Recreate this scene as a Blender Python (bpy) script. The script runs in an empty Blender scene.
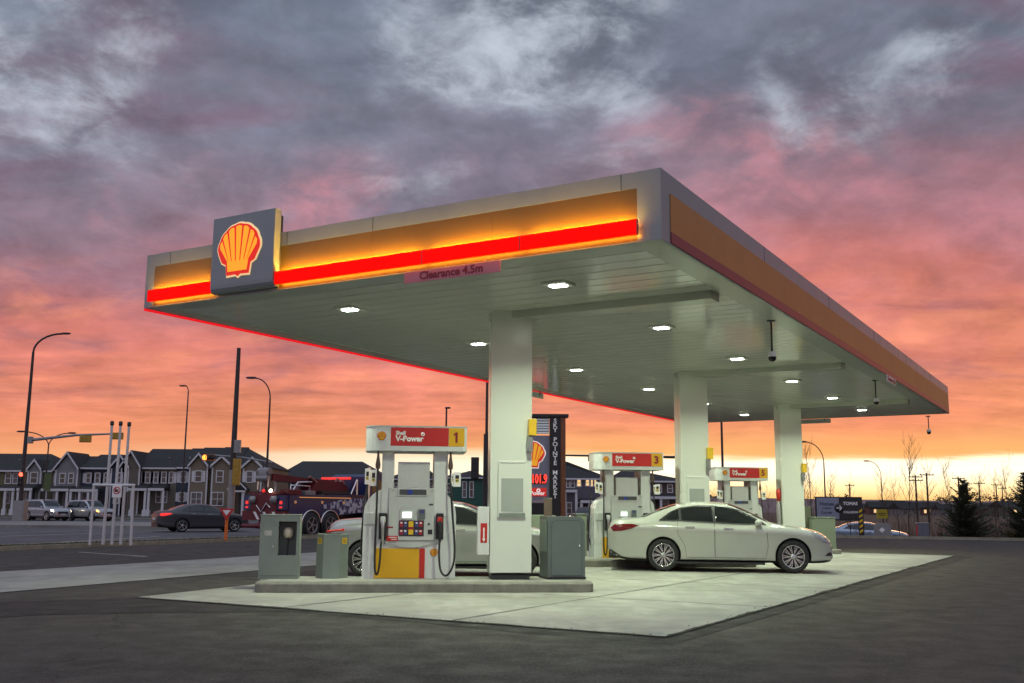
import bpy, bmesh, math, random
from mathutils import Vector, Matrix, noise
random.seed(7)
PI = math.pi
S = bpy.context.scene
COL = S.collection
R = math.radians

# ------------------------------------------------------------------ camera model
FPX, PITCH, ROLL, CAMH = 1014.155, 0.16272, 0.0077274, 1.35
cp, sp, cr, sr = math.cos(PITCH), math.sin(PITCH), math.cos(ROLL), math.sin(ROLL)
_r, _f, _u = Vector((1, 0, 0)), Vector((0, cp, sp)), Vector((0, -sp, cp))
CR = cr * _r + sr * _u
CU = -sr * _r + cr * _u
CF = _f
CPOS = Vector((0, 0, CAMH))


def ray(px, py):
    return CR * ((px - 512) / FPX) + CU * ((341.5 - py) / FPX) + CF


def gnd(px, py, z=0.0):
    d = ray(px, py)
    return CPOS + d * ((z - CAMH) / d.z)


def at(px, py, Y):
    d = ray(px, py)
    return CPOS + d * (Y / d.y)


# ------------------------------------------------------------------ materials
MATS = {}


def mat(name, col, rough=0.5, metal=0.0, var=0.0, vscale=6.0, bump=0.0, bscale=40.0, emit=None, estr=0.0,
        spec=0.5, coat=0.0, coord='Object', stretch=None, rvar=0.0):
    if name in MATS:
        return MATS[name]
    m = bpy.data.materials.new(name)
    m.use_nodes = True
    nt = m.node_tree
    b = nt.nodes['Principled BSDF']
    b.inputs['Base Color'].default_value = (*col, 1)
    b.inputs['Roughness'].default_value = rough
    b.inputs['Metallic'].default_value = metal
    b.inputs['Specular IOR Level'].default_value = spec
    if coat:
        b.inputs['Coat Weight'].default_value = coat
        b.inputs['Coat Roughness'].default_value = 0.04
    if emit:
        b.inputs['Emission Color'].default_value = (*emit, 1)
        b.inputs['Emission Strength'].default_value = estr
    tc = None
    if var or bump or rvar:
        tc = nt.nodes.new('ShaderNodeTexCoord')
        src = tc.outputs[coord]
        if stretch:
            mp = nt.nodes.new('ShaderNodeMapping')
            mp.inputs['Scale'].default_value = stretch
            nt.links.new(src, mp.inputs['Vector'])
            src = mp.outputs['Vector']
    if var or rvar:
        n = nt.nodes.new('ShaderNodeTexNoise')
        n.inputs['Scale'].default_value = vscale
        n.inputs['Detail'].default_value = 6
        n.inputs['Roughness'].default_value = 0.62
        nt.links.new(src, n.inputs['Vector'])
        if var:
            mr = nt.nodes.new('ShaderNodeMapRange')
            mr.inputs['From Min'].default_value = 0.3
            mr.inputs['From Max'].default_value = 0.7
            mr.inputs['To Min'].default_value = 1 - var
            mr.inputs['To Max'].default_value = 1 + var
            nt.links.new(n.outputs['Fac'], mr.inputs['Value'])
            mx = nt.nodes.new('ShaderNodeVectorMath')
            mx.operation = 'SCALE'
            mx.inputs[0].default_value = col
            nt.links.new(mr.outputs['Result'], mx.inputs['Scale'])
            nt.links.new(mx.outputs['Vector'], b.inputs['Base Color'])
        if rvar:
            mr2 = nt.nodes.new('ShaderNodeMapRange')
            mr2.inputs['From Min'].default_value = 0.3
            mr2.inputs['From Max'].default_value = 0.7
            mr2.inputs['To Min'].default_value = max(0.02, rough - rvar)
            mr2.inputs['To Max'].default_value = min(1, rough + rvar)
            nt.links.new(n.outputs['Fac'], mr2.inputs['Value'])
            nt.links.new(mr2.outputs['Result'], b.inputs['Roughness'])
    if bump:
        n2 = nt.nodes.new('ShaderNodeTexNoise')
        n2.inputs['Scale'].default_value = bscale
        n2.inputs['Detail'].default_value = 4
        nt.links.new(src, n2.inputs['Vector'])
        bp = nt.nodes.new('ShaderNodeBump')
        bp.inputs['Strength'].default_value = bump
        bp.inputs['Distance'].default_value = 0.01
        nt.links.new(n2.outputs['Fac'], bp.inputs['Height'])
        nt.links.new(bp.outputs['Normal'], b.inputs['Normal'])
    MATS[name] = m
    return m


def emat(name, col, strength):
    return mat(name, tuple(min(1, c * .6) for c in col), 0.4, emit=col, estr=strength)


# ------------------------------------------------------------------ mesh builder
class MB:
    def __init__(s):
        s.v, s.f, s.mi, s.sm = [], [], [], []
        s.M = Matrix.Identity(4)
        s.m = 0

    def add(s, verts, faces, smooth=False):
        o = len(s.v)
        s.v += [tuple(s.M @ Vector(v)) for v in verts]
        for f in faces:
            s.f.append([o + i for i in f])
            s.mi.append(s.m)
            s.sm.append(smooth)
        return s

    def box(s, c, d, rz=0.0, bev=0.0):
        x, y, z = d[0] / 2, d[1] / 2, d[2] / 2
        ca, sa = math.cos(rz), math.sin(rz)
        if bev <= 0:
            vs = []
            for (i, j, k) in ((-1, -1, -1), (1, -1, -1), (1, 1, -1), (-1, 1, -1), (-1, -1, 1), (1, -1, 1), (1, 1, 1), (-1, 1, 1)):
                a, b = i * x, j * y
                vs.append((c[0] + a * ca - b * sa, c[1] + a * sa + b * ca, c[2] + k * z))
            return s.add(vs, [(3, 2, 1, 0), (4, 5, 6, 7), (0, 1, 5, 4), (1, 2, 6, 5), (2, 3, 7, 6), (3, 0, 4, 7)])
        bm = bmesh.new()
        bmesh.ops.create_cube(bm, size=1, matrix=Matrix.Translation(c) @ Matrix.Rotation(rz, 4, 'Z') @ Matrix.Diagonal((*d, 1)))
        bmesh.ops.bevel(bm, geom=bm.edges[:], offset=min(bev, min(d) * .45), segments=2, affect='EDGES', profile=.6)
        bm.verts.ensure_lookup_table()
        for i, v in enumerate(bm.verts):
            v.index = i
        s.add([tuple(v.co) for v in bm.verts], [[v.index for v in f.verts] for f in bm.faces])
        bm.free()
        return s

    def bx(s, x0, x1, y0, y1, z0, z1, bev=0.0):
        return s.box(((x0 + x1) / 2, (y0 + y1) / 2, (z0 + z1) / 2), (abs(x1 - x0), abs(y1 - y0), abs(z1 - z0)), 0, bev)

    def prism(s, pts, y0, y1):
        """outline in XZ, extruded from y0 (front) to y1 (back)"""
        n = len(pts)
        a = sum(pts[i][0] * pts[(i + 1) % n][1] - pts[(i + 1) % n][0] * pts[i][1] for i in range(n))
        if a < 0:
            pts = pts[::-1]
        vs = [(p[0], y0, p[1]) for p in pts] + [(p[0], y1, p[1]) for p in pts]
        fs = [list(range(n)), list(range(2 * n - 1, n - 1, -1))]
        for i in range(n):
            j = (i + 1) % n
            fs.append((j, i, n + i, n + j))
        return s.add(vs, fs)

    def slab(s, pts, z0, z1):
        """outline in XY, extruded z0..z1"""
        n = len(pts)
        a = sum(pts[i][0] * pts[(i + 1) % n][1] - pts[(i + 1) % n][0] * pts[i][1] for i in range(n))
        if a < 0:
            pts = pts[::-1]
        vs = [(p[0], p[1], z0) for p in pts] + [(p[0], p[1], z1) for p in pts]
        fs = [list(range(n - 1, -1, -1)), list(range(n, 2 * n))]
        for i in range(n):
            j = (i + 1) % n
            fs.append((i, j, n + j, n + i))
        return s.add(vs, fs)

    def sheet(s, pts, z):
        n = len(pts)
        a = sum(pts[i][0] * pts[(i + 1) % n][1] - pts[(i + 1) % n][0] * pts[i][1] for i in range(n))
        if a < 0:
            pts = pts[::-1]
        return s.add([(p[0], p[1], z) for p in pts], [list(range(n))])

    def tube(s, pts, rad, n=8, smooth=True, cap=True):
        pts = [Vector(p) for p in pts]
        k = len(pts)
        if not isinstance(rad, (list, tuple)):
            rad = [rad] * k
        vs, fs = [], []
        up = None
        for i, p in enumerate(pts):
            t = (pts[min(i + 1, k - 1)] - pts[max(i - 1, 0)])
            if t.length < 1e-9:
                t = Vector((0, 0, 1))
            t.normalize()
            if up is None:
                up = Vector((1, 0, 0)) if abs(t.x) < .8 else Vector((0, 1, 0))
            a = (up - t * up.dot(t))
            if a.length < 1e-6:
                a = Vector((0, 1, 0)) - t * t.y
            a.normalize()
            up = a
            b = t.cross(a)
            for j in range(n):
                an = 2 * PI * j / n
                vs.append(tuple(p + (a * math.cos(an) + b * math.sin(an)) * rad[i]))
        for i in range(k - 1):
            for j in range(n):
                jj = (j + 1) % n
                fs.append((i * n + j, i * n + jj, (i + 1) * n + jj, (i + 1) * n + j))
        s.add(vs, fs, smooth)
        if cap:
            s.add([vs[j] for j in range(n)], [list(range(n - 1, -1, -1))])
            s.add([vs[(k - 1) * n + j] for j in range(n)], [list(range(n))])
        return s

    def lathe(s, prof, n=20, M=None, smooth=True):
        """profile (r,z) about Z"""
        vs, fs = [], []
        k = len(prof)
        for (r, z) in prof:
            for j in range(n):
                a = 2 * PI * j / n
                vs.append((r * math.cos(a), r * math.sin(a), z))
        for i in range(k - 1):
            for j in range(n):
                jj = (j + 1) % n
                fs.append((i * n + j, i * n + jj, (i + 1) * n + jj, (i + 1) * n + j))
        if M is not None:
            vs = [tuple(M @ Vector(v)) for v in vs]
        return s.add(vs, fs, smooth)

    def quad(s, a, b, c, d):
        return s.add([a, b, c, d], [(0, 1, 2, 3)])

    def mesh(s, name, mats):
        me = bpy.data.meshes.new(name)
        me.from_pydata(s.v, [], s.f)
        if not isinstance(mats, (list, tuple)):
            mats = [mats]
        for m in mats:
            me.materials.append(m)
        me.polygons.foreach_set('material_index', s.mi)
        me.polygons.foreach_set('use_smooth', s.sm)
        me.update()
        return me

    def build(s, name, mats, parent=None, loc=None):
        return link(name, s.mesh(name, mats), parent, loc)


def link(name, me, parent=None, loc=None):
    o = bpy.data.objects.new(name, me)
    COL.objects.link(o)
    if parent:
        o.parent = parent
    if loc is not None:
        o.location = loc
    return o


def tag(o, label=None, cat=None, group=None, kind=None):
    if label: o['label'] = label
    if cat: o['category'] = cat
    if group: o['group'] = group
    if kind: o['kind'] = kind
    return o


def thing(name, label, cat, loc=(0, 0, 0), rz=0.0, group=None):
    o = bpy.data.objects.new(name, None)
    COL.objects.link(o)
    o.location = loc
    o.rotation_euler = (0, 0, rz)
    o.empty_display_size = .2
    return tag(o, label, cat, group)


def copy_tree(o, parent=None):
    c = o.copy()
    COL.objects.link(c)
    if parent: c.parent = parent
    for ch in list(o.children):
        copy_tree(ch, c)
    return c


def dup(o, loc, rz=None, label=None, group=None):
    c = copy_tree(o)
    c.location = loc
    if rz is not None: c.rotation_euler = (0, 0, rz)
    if label: c['label'] = label
    if group: c['group'] = group
    return c


def text_verts(body, size, align='CENTER', bold=0.0, spacing=1.0):
    cu = bpy.data.curves.new('lettering', 'FONT')
    cu.body = body
    cu.size = size
    cu.align_x = align
    cu.align_y = 'CENTER'
    cu.offset = bold
    cu.space_character = spacing
    cu.resolution_u = 3
    o = bpy.data.objects.new('lettering', cu)
    COL.objects.link(o)
    dg = bpy.context.evaluated_depsgraph_get()
    dg.update()
    me = bpy.data.meshes.new_from_object(o.evaluated_get(dg))
    vs = [tuple(v.co) for v in me.vertices]
    fs = [list(p.vertices) for p in me.polygons]
    bpy.data.objects.remove(o)
    bpy.data.curves.remove(cu)
    bpy.data.meshes.remove(me)
    return vs, fs


def text(mb, body, x, y, z, size, align='CENTER', bold=0.0, sx=1.0, spacing=1.0, thick=.004):
    """text standing in the XZ plane at depth y, facing -Y, with a little thickness"""
    vs, fs = text_verts(body, size, align, bold, spacing)
    n = len(vs)
    fr = [(x + v[0] * sx, y, z + v[1]) for v in vs]
    mb.add(fr, fs)
    # side walls
    from collections import Counter
    cnt = Counter()
    for f in fs:
        for i in range(len(f)):
            cnt[(f[i], f[(i + 1) % len(f)])] += 1
    sides = []
    bk = [(a, y + thick, c) for (a, _, c) in fr]
    for (a, b) in cnt:
        if (b, a) not in cnt:
            sides.append((b, a, n + a, n + b))
    mb.add(fr + bk, sides)


exec_later = []

# ------------------------------------------------------------------ base materials
M_gray_clad = mat('grey_aluminium_cladding', (.245, .28, .29), .40, .2, var=.06, vscale=2, rvar=.08)
M_white_metal = mat('white_painted_metal', (.72, .74, .70), .32, var=.05, vscale=1.5, rvar=.06)
M_column = mat('white_column_paint', (.72, .76, .67), .24, var=.025, vscale=.8, rvar=.05)
M_soffit = mat('soffit_white_steel', (.74, .76, .67), .10, var=.05, vscale=1.2, rvar=.04, stretch=(1.0, .25, 1), spec=.9)
M_soffit_trim = mat('soffit_trim', (.50, .53, .46), .22, var=.05, vscale=1)
M_yellow_panel = mat('yellow_fascia', (.125, .070, .002), .35, var=.04, vscale=2)
M_yellow_dull = mat('orange_fascia_vinyl', (.42, .19, .04), .5, var=.08, vscale=1.3)
M_maroon = mat('red_fascia_vinyl', (.20, .015, .022), .4, var=.06, vscale=2)
M_red_glow = mat('red_light_bar', (.35, .002, .001), .7, emit=(1, .002, .001), estr=1.1, spec=.05)
M_red_line = mat('red_light_strip', (.35, .004, .004), .7, emit=(1, .012, .02), estr=.8, spec=.05)
M_warm_led = mat('amber_led_strip', (.9, .5, .1), .4, emit=(1, .52, .06), estr=300)
M_warm_dim = mat('amber_diffuser', (.9, .4, .05), .4, emit=(1, .42, .04), estr=30)
M_dark = mat('black_plastic', (.02, .02, .022), .45, var=.1, vscale=8)
M_rubber = mat('black_rubber', (.018, .018, .018), .7, var=.15, vscale=12)
M_chrome = mat('bright_metal', (.65, .66, .66), .18, 1.0, rvar=.05, vscale=5)
M_steel = mat('brushed_steel', (.5, .51, .50), .33, .9, var=.05, vscale=3, rvar=.06)
M_galv = mat('galvanised_steel', (.27, .27, .27), .5, .5, var=.12, vscale=3)
M_darkpole = mat('dark_painted_pole', (.035, .034, .036), .5, .2, var=.15, vscale=3)
M_kerb = mat('concrete_kerb', (.19, .185, .155), .85, var=.25, vscale=5, bump=.25, bscale=60)
M_binpaint = mat('grey_green_box_paint', (.20, .24, .21), .42, var=.08, vscale=3, rvar=.08)
M_bindark = mat('slate_grey_box_paint', (.125, .15, .145), .4, var=.07, vscale=3, rvar=.08)
M_yellow = mat('safety_yellow', (.75, .47, .02), .4, var=.06, vscale=5)
M_pump_yellow = mat('pump_yellow_vinyl', (.72, .39, .01), .35, var=.05, vscale=4)
M_pump_red = mat('pump_red_vinyl', (.52, .025, .02), .3, var=.05, vscale=4)
M_white_ink = mat('white_lettering', (.85, .85, .82), .5)
M_red_ink = mat('dark_red_lettering', (.25, .01, .02), .5)
M_glass_dark = mat('dark_glass', (.012, .014, .016), .04, spec=.6)
M_tyre = mat('tyre_rubber', (.022, .022, .022), .75, var=.2, vscale=10, bump=.2, bscale=60)
M_alloy = mat('alloy_wheel', (.55, .56, .55), .25, .95, rvar=.05, vscale=8)

# ------------------------------------------------------------------ setting frames
CY = R(-30.34)                    # canopy rotation about Z
A0 = Vector((1.874, 12.375, 0))
HC = 4.72                         # soffit height
CX_, CY_ = Vector((math.cos(CY), math.sin(CY), 0)), Vector((-math.sin(CY), math.cos(CY), 0))


def can(x, y, z=0.0):
    """canopy frame -> world"""
    return A0 + CX_ * x + CY_ * y + Vector((0, 0, z))


LW, LL = 9.54, 26.46
IROT = R(6)
COLS = [can(-4.25, 3.5), can(-4.25, 12.4), can(-4.25, 21.3)]

# ------------------------------------------------------------------ camera, world, render settings
cam_d = bpy.data.cameras.new('camera')
cam_d.sensor_width = 36
cam_d.lens = FPX * 36 / 1024
cam_d.clip_start = .05
cam_d.clip_end = 6000
cam = bpy.data.objects.new('camera', cam_d)
COL.objects.link(cam)
mw = Matrix.Identity(4)
for i in range(3):
    mw[i][0], mw[i][1], mw[i][2], mw[i][3] = CR[i], CU[i], -CF[i], CPOS[i]
cam.matrix_world = mw
S.camera = cam
S.view_settings.view_transform = 'Standard'
S.view_settings.look = 'None'
S.view_settings.exposure = 0
S.view_settings.gamma = 1
S.render.engine = 'CYCLES'
S.cycles.use_denoising = True
S.cycles.max_bounces = 6
S.cycles.diffuse_bounces = 3
S.cycles.glossy_bounces = 3
S.cycles.sample_clamp_indirect = 4
S.cycles.caustics_reflective = False
S.cycles.caustics_refractive = False

SUN_AZ = R(19.5)


def srgb(r, g, b):
    def f(c):
        c /= 255
        return c / 12.92 if c <= .04045 else ((c + .055) / 1.055) ** 2.4
    return (f(r), f(g), f(b), 1)


def make_world():
    w = bpy.data.worlds.new('World')
    S.world = w
    w.use_nodes = True
    nt = w.node_tree
    N, L = nt.nodes, nt.links
    N.clear()

    def val(x):
        n = N.new('ShaderNodeValue')
        n.outputs[0].default_value = x
        return n.outputs[0]

    def mth(op, a, b=None, c=None, clamp=False):
        n = N.new('ShaderNodeMath')
        n.operation = op
        n.use_clamp = clamp
        for i, q in enumerate((a, b, c)):
            if q is None: continue
            if isinstance(q, (int, float)):
                n.inputs[i].default_value = q
            else:
                L.new(q, n.inputs[i])
        return n.outputs[0]

    def rng(v, a, b, c=0., d=1., smooth=True):
        n = N.new('ShaderNodeMapRange')
        n.interpolation_type = 'SMOOTHSTEP' if smooth else 'LINEAR'
        L.new(v, n.inputs['Value'])
        for k, x in (('From Min', a), ('From Max', b), ('To Min', c), ('To Max', d)):
            n.inputs[k].default_value = x
        return n.outputs['Result']

    def ramp(v, stops):
        n = N.new('ShaderNodeValToRGB')
        e = n.color_ramp.elements
        while len(e) < len(stops):
            e.new(1.0)
        for el, (p, c) in zip(e, stops):
            el.position = p
            el.color = srgb(*c)
        L.new(v, n.inputs['Fac'])
        return n.outputs['Color']

    def mix(f, a, b, mode='MIX'):
        n = N.new('ShaderNodeMix')
        n.data_type = 'RGBA'
        n.blend_type = mode
        if isinstance(f, (int, float)):
            n.inputs['Factor'].default_value = f
        else:
            L.new(f, n.inputs['Factor'])
        for k, q in (('A', a), ('B', b)):
            s_ = [i for i in n.inputs if i.name == k and i.type == 'RGBA'][0]
            if isinstance(q, tuple):
                s_.default_value = q
            else:
                L.new(q, s_)
        return [o for o in n.outputs if o.type == 'RGBA'][0]

    def noi(vec, scale, detail=7, rough=.55, dist=0., off=(0, 0, 0), stretch=(1, 1, 1)):
        mp = N.new('ShaderNodeMapping')
        mp.inputs['Location'].default_value = off
        mp.inputs['Scale'].default_value = stretch
        L.new(vec, mp.inputs['Vector'])
        n = N.new('ShaderNodeTexNoise')
        n.inputs['Scale'].default_value = scale
        n.inputs['Detail'].default_value = detail
        n.inputs['Roughness'].default_value = rough
        n.inputs['Distortion'].default_value = dist
        L.new(mp.outputs['Vector'], n.inputs['Vector'])
        return n.outputs['Fac']

    tc = N.new('ShaderNodeTexCoord')
    D = tc.outputs['Generated']
    sx = N.new('ShaderNodeSeparateXYZ')
    L.new(D, sx.inputs[0])
    X, Y, Z = sx.outputs
    Zp = mth('MAXIMUM', Z, 0.0)
    # azimuth: cosine to the sunset direction
    hl = mth('SQRT', mth('ADD', mth('MULTIPLY', X, X), mth('MULTIPLY', Y, Y)))
    ca = mth('DIVIDE', mth('ADD', mth('MULTIPLY', X, math.sin(SUN_AZ)), mth('MULTIPLY', Y, math.cos(SUN_AZ))), mth('MAXIMUM', hl, .001))
    glow = rng(ca, .55, 1.0)

    def deck(h):
        den = mth('ADD', Zp, h)
        c_ = N.new('ShaderNodeCombineXYZ')
        L.new(mth('DIVIDE', X, den), c_.inputs[0])
        L.new(mth('DIVIDE', Y, den), c_.inputs[1])
        L.new(mth('MULTIPLY', Zp, 1.2), c_.inputs[2])
        return c_.outputs[0]

    P = deck(.42)        # soft heaped cloud higher up
    Q = deck(.12)
    T3 = deck(.22)       # long flat streaks near the horizon
    low = rng(Zp, .20, .09)
    n_dir = noi(D, 13.0, 9, .62, .35, (2.2, 3.1, 5.5), (1, 1, 1.7))
    n_big = noi(P, 1.9, 3, .5, .2, (3.1, 1.7, 0))
    n_mid = noi(P, 4.2, 7, .56, .25, (7.3, 2.2, 4.))
    n_puf = noi(P, 10.0, 8, .60, .4, (1.1, 6.2, 2.))
    n_str = noi(Q, 1.5, 8, .60, .35, (1.3, 9.2, 0), (.55, 1.0, 1))
    n_st2 = noi(Q, 4.5, 8, .62, .3, (5.3, 3.2, 0), (.5, 1.0, 1))
    n_brk = noi(T3, 3.2, 8, .58, .4, (6.3, 1.9, 2.), (.8, 1.0, 1))
    n_gap = noi(P, 3.4, 7, .60, .35, (12.4, 5.0, 1.))
    n_drk = noi(P, 2.6, 6, .55, .3, (4.4, 8.8, 3.))

    def mix_f(a, b, f):
        return mth('ADD', a, mth('MULTIPLY', mth('SUBTRACT', b, a), f))

    def blob(px, py, r_in, r_out):
        d = ray(px, py).normalized()
        v = N.new('ShaderNodeVectorMath')
        v.operation = 'DOT_PRODUCT'
        v.inputs[1].default_value = d
        L.new(D, v.inputs[0])
        return rng(v.outputs['Value'], math.cos(R(r_out)), math.cos(R(r_in)))

    def total(items):
        o = items[0]
        for q in items[1:]:
            o = mth('MAXIMUM', o, q)
        return o

    open_sky = total([blob(600, 105, 1, 6.5), blob(395, 150, 1, 5.5), blob(470, 45, 1, 7), blob(830, 85, 1, 6), blob(915, 55, .5, 4), blob(20, 20, 1, 9), blob(560, 20, 1, 9)])
    rosy = total([blob(170, 195, 1, 6), blob(700, 200, 1, 8), blob(880, 215, 1, 8), blob(970, 260, 1, 8), blob(330, 215, .5, 5)])
    # elevation warped by clouds and by azimuth
    warp = mth('ADD', mth('MULTIPLY', mth('SUBTRACT', n_big, .5), .16), mth('MULTIPLY', mth('SUBTRACT', n_mid, .5), .13))
    warp = mth('MULTIPLY', warp, rng(Zp, .03, .20, .15, 1.))
    shift = mth('ADD', mth('MULTIPLY', mth('SUBTRACT', 1.0, glow), .30), .92)
    e = mth('ADD', mth('MULTIPLY', Zp, shift), warp)
    base = ramp(e, [(0.0, (255, 186, 112)), (.03, (252, 188, 130)), (.055, (244, 162, 116)), (.075, (238, 148, 110)), (.11, (232, 140, 113)), (.15, (222, 130, 118)),
                    (.185, (200, 122, 120)), (.225, (168, 120, 132)), (.27, (142, 122, 138)), (.33, (126, 125, 143)), (.42, (118, 127, 144)), (.6, (128, 140, 158)), (1.0, (150, 162, 180))])
    # darker, bluer cloud bodies
    dk = mth('MULTIPLY', rng(n_drk, .44, .64), rng(e, .10, .30))
    col = mix(mth('MULTIPLY', dk, .62), base, srgb(92, 101, 119))
    # mauve bars in the salmon band
    mv = mth('MULTIPLY', rng(n_str, .50, .66), rng(Zp, .055, .11))
    col = mix(mth('MULTIPLY', mv, .72), col, mix(rng(e, .08, .22), srgb(206, 112, 98), srgb(128, 100, 120)))
    bk = mth('MULTIPLY', rng(n_brk, .48, .66), mth('MULTIPLY', rng(Zp, .07, .13), rng(Zp, .30, .20)))
    col = mix(mth('MULTIPLY', bk, .62), col, mix(glow, srgb(142, 108, 124), srgb(176, 112, 116)))
    bk2 = mth('MULTIPLY', rng(n_brk, .48, .34), mth('MULTIPLY', rng(Zp, .055, .11), rng(Zp, .24, .16)))
    col = mix(mth('MULTIPLY', bk2, .42), col, srgb(255, 160, 122))
    # rosy lit undersides
    pk = mth('MULTIPLY', rng(mth('ADD', n_mid, mth('MULTIPLY', rosy, .07)), .50, .72), mth('MULTIPLY', rng(e, .07, .16), rng(mth('SUBTRACT', e, mth('MULTIPLY', rosy, .08)), .36, .22)))
    pk = mth('MULTIPLY', pk, rng(n_puf, .36, .60, .35, 1.))
    col = mix(mth('MULTIPLY', pk, .54), col, mix(rng(Zp, .1, .28), srgb(246, 142, 116), srgb(204, 128, 136)))
    # pale blue-white openings high up
    gap = mth('MULTIPLY', rng(mth('ADD', n_gap, mth('MULTIPLY', open_sky, .16)), .53, .80), rng(Zp, .20, .32))
    gap = mth('MULTIPLY', gap, rng(mth('ADD', mth('MULTIPLY', n_puf, .5), mth('MULTIPLY', n_dir, .5)), .40, .60, .10, 1.))
    col = mix(mth('MULTIPLY', gap, .85), col, srgb(186, 194, 206))
    # fine light and shade of the cloud texture
    tex = mth('ADD', mth('MULTIPLY', mth('SUBTRACT', n_puf, .5), mth('MULTIPLY', mth('SUBTRACT', 1.0, low), .75)), mth('MULTIPLY', mth('SUBTRACT', n_st2, .5), mth('MULTIPLY', low, 1.15)))
    tex = mth('ADD', tex, mth('MULTIPLY', mth('SUBTRACT', n_mid, .5), .55))
    tex = mth('ADD', tex, mth('MULTIPLY', mth('SUBTRACT', n_dir, .5), .70))
    gain = mth('ADD', 1.0, mth('MULTIPLY', tex, rng(Zp, .045, .10, .15, 1.1)))
    bright_band = rng(ca, .88, .99)
    # clear band at the horizon towards the sunset
    top = mth('ADD', mth('MULTIPLY', mth('SUBTRACT', noi(Q, 1.2, 6, .6, .2, (4, 4, 4), (.35, 1, 1)), .5), .030), .0505)
    bz = mth('SUBTRACT', top, Zp)
    soft = mth('MULTIPLY', mix_f(rng(bz, -.010, .006), rng(bz, -.0035, .0035), rng(ca, .93, .99)), rng(ca, .73, .91))
    bcol = ramp(Zp, [(0.0, (255, 194, 112)), (.012, (255, 212, 140)), (.024, (255, 233, 180)), (.036, (255, 245, 218)), (.06, (255, 236, 196))])
    col = mix(soft, col, bcol)
    gain = mth('ADD', gain, mth('MULTIPLY', mth('MULTIPLY', soft, bright_band), mth('MULTIPLY', rng(Zp, .006, .030), .42)))
    # a wide yellow bloom just above the band
    bl = mth('MULTIPLY', rng(Zp, .085, .05), rng(ca, .80, 1.0))
    col = mix(mth('MULTIPLY', mth('MULTIPLY', bl, .32), mth('SUBTRACT', 1.0, soft)), col, srgb(255, 206, 104))
    # away from the sunset plain blue-grey cloud, lighter overhead
    back = rng(ca, .25, -.3)
    col = mix(mth('MULTIPLY', back, .7), col, srgb(150, 156, 176))
    gain = mth('ADD', gain, mth('MULTIPLY', rng(Z, .5, .85), 1.0))
    gain = mth('ADD', gain, mth('MULTIPLY', back, .5))
    # faint contribution of the physical twilight sky
    sky = N.new('ShaderNodeTexSky')
    sky.sky_type = 'NISHITA'
    sky.sun_disc = False
    sky.sun_elevation = R(1.0)
    sky.sun_rotation = SUN_AZ
    sc = N.new('ShaderNodeVectorMath')
    sc.operation = 'SCALE'
    L.new(sky.outputs[0], sc.inputs[0])
    sc.inputs['Scale'].default_value = .006
    sc2 = N.new('ShaderNodeVectorMath')
    sc2.operation = 'SCALE'
    L.new(col, sc2.inputs[0])
    L.new(gain, sc2.inputs['Scale'])
    ad = N.new('ShaderNodeVectorMath')
    ad.operation = 'ADD'
    L.new(sc2.outputs[0], ad.inputs[0])
    L.new(sc.outputs[0], ad.inputs[1])
    bg = N.new('ShaderNodeBackground')
    bg.inputs['Strength'].default_value = 1.0
    L.new(ad.outputs[0], bg.inputs['Color'])
    out = N.new('ShaderNodeOutputWorld')
    L.new(bg.outputs[0], out.inputs['Surface'])


make_world()
sun_d = bpy.data.lights.new('sun', 'SUN')
sun_d.energy = .12
sun_d.angle = R(8)
sun_d.color = (1, .55, .25)
sun = bpy.data.objects.new('sun', sun_d)
COL.objects.link(sun)
sdir = Vector((math.sin(SUN_AZ) * math.cos(R(1.5)), math.cos(SUN_AZ) * math.cos(R(1.5)), math.sin(R(1.5))))
sun.rotation_euler = (-sdir).to_track_quat('-Z', 'Y').to_euler()
sun.location = (0, 0, 30)


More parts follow.
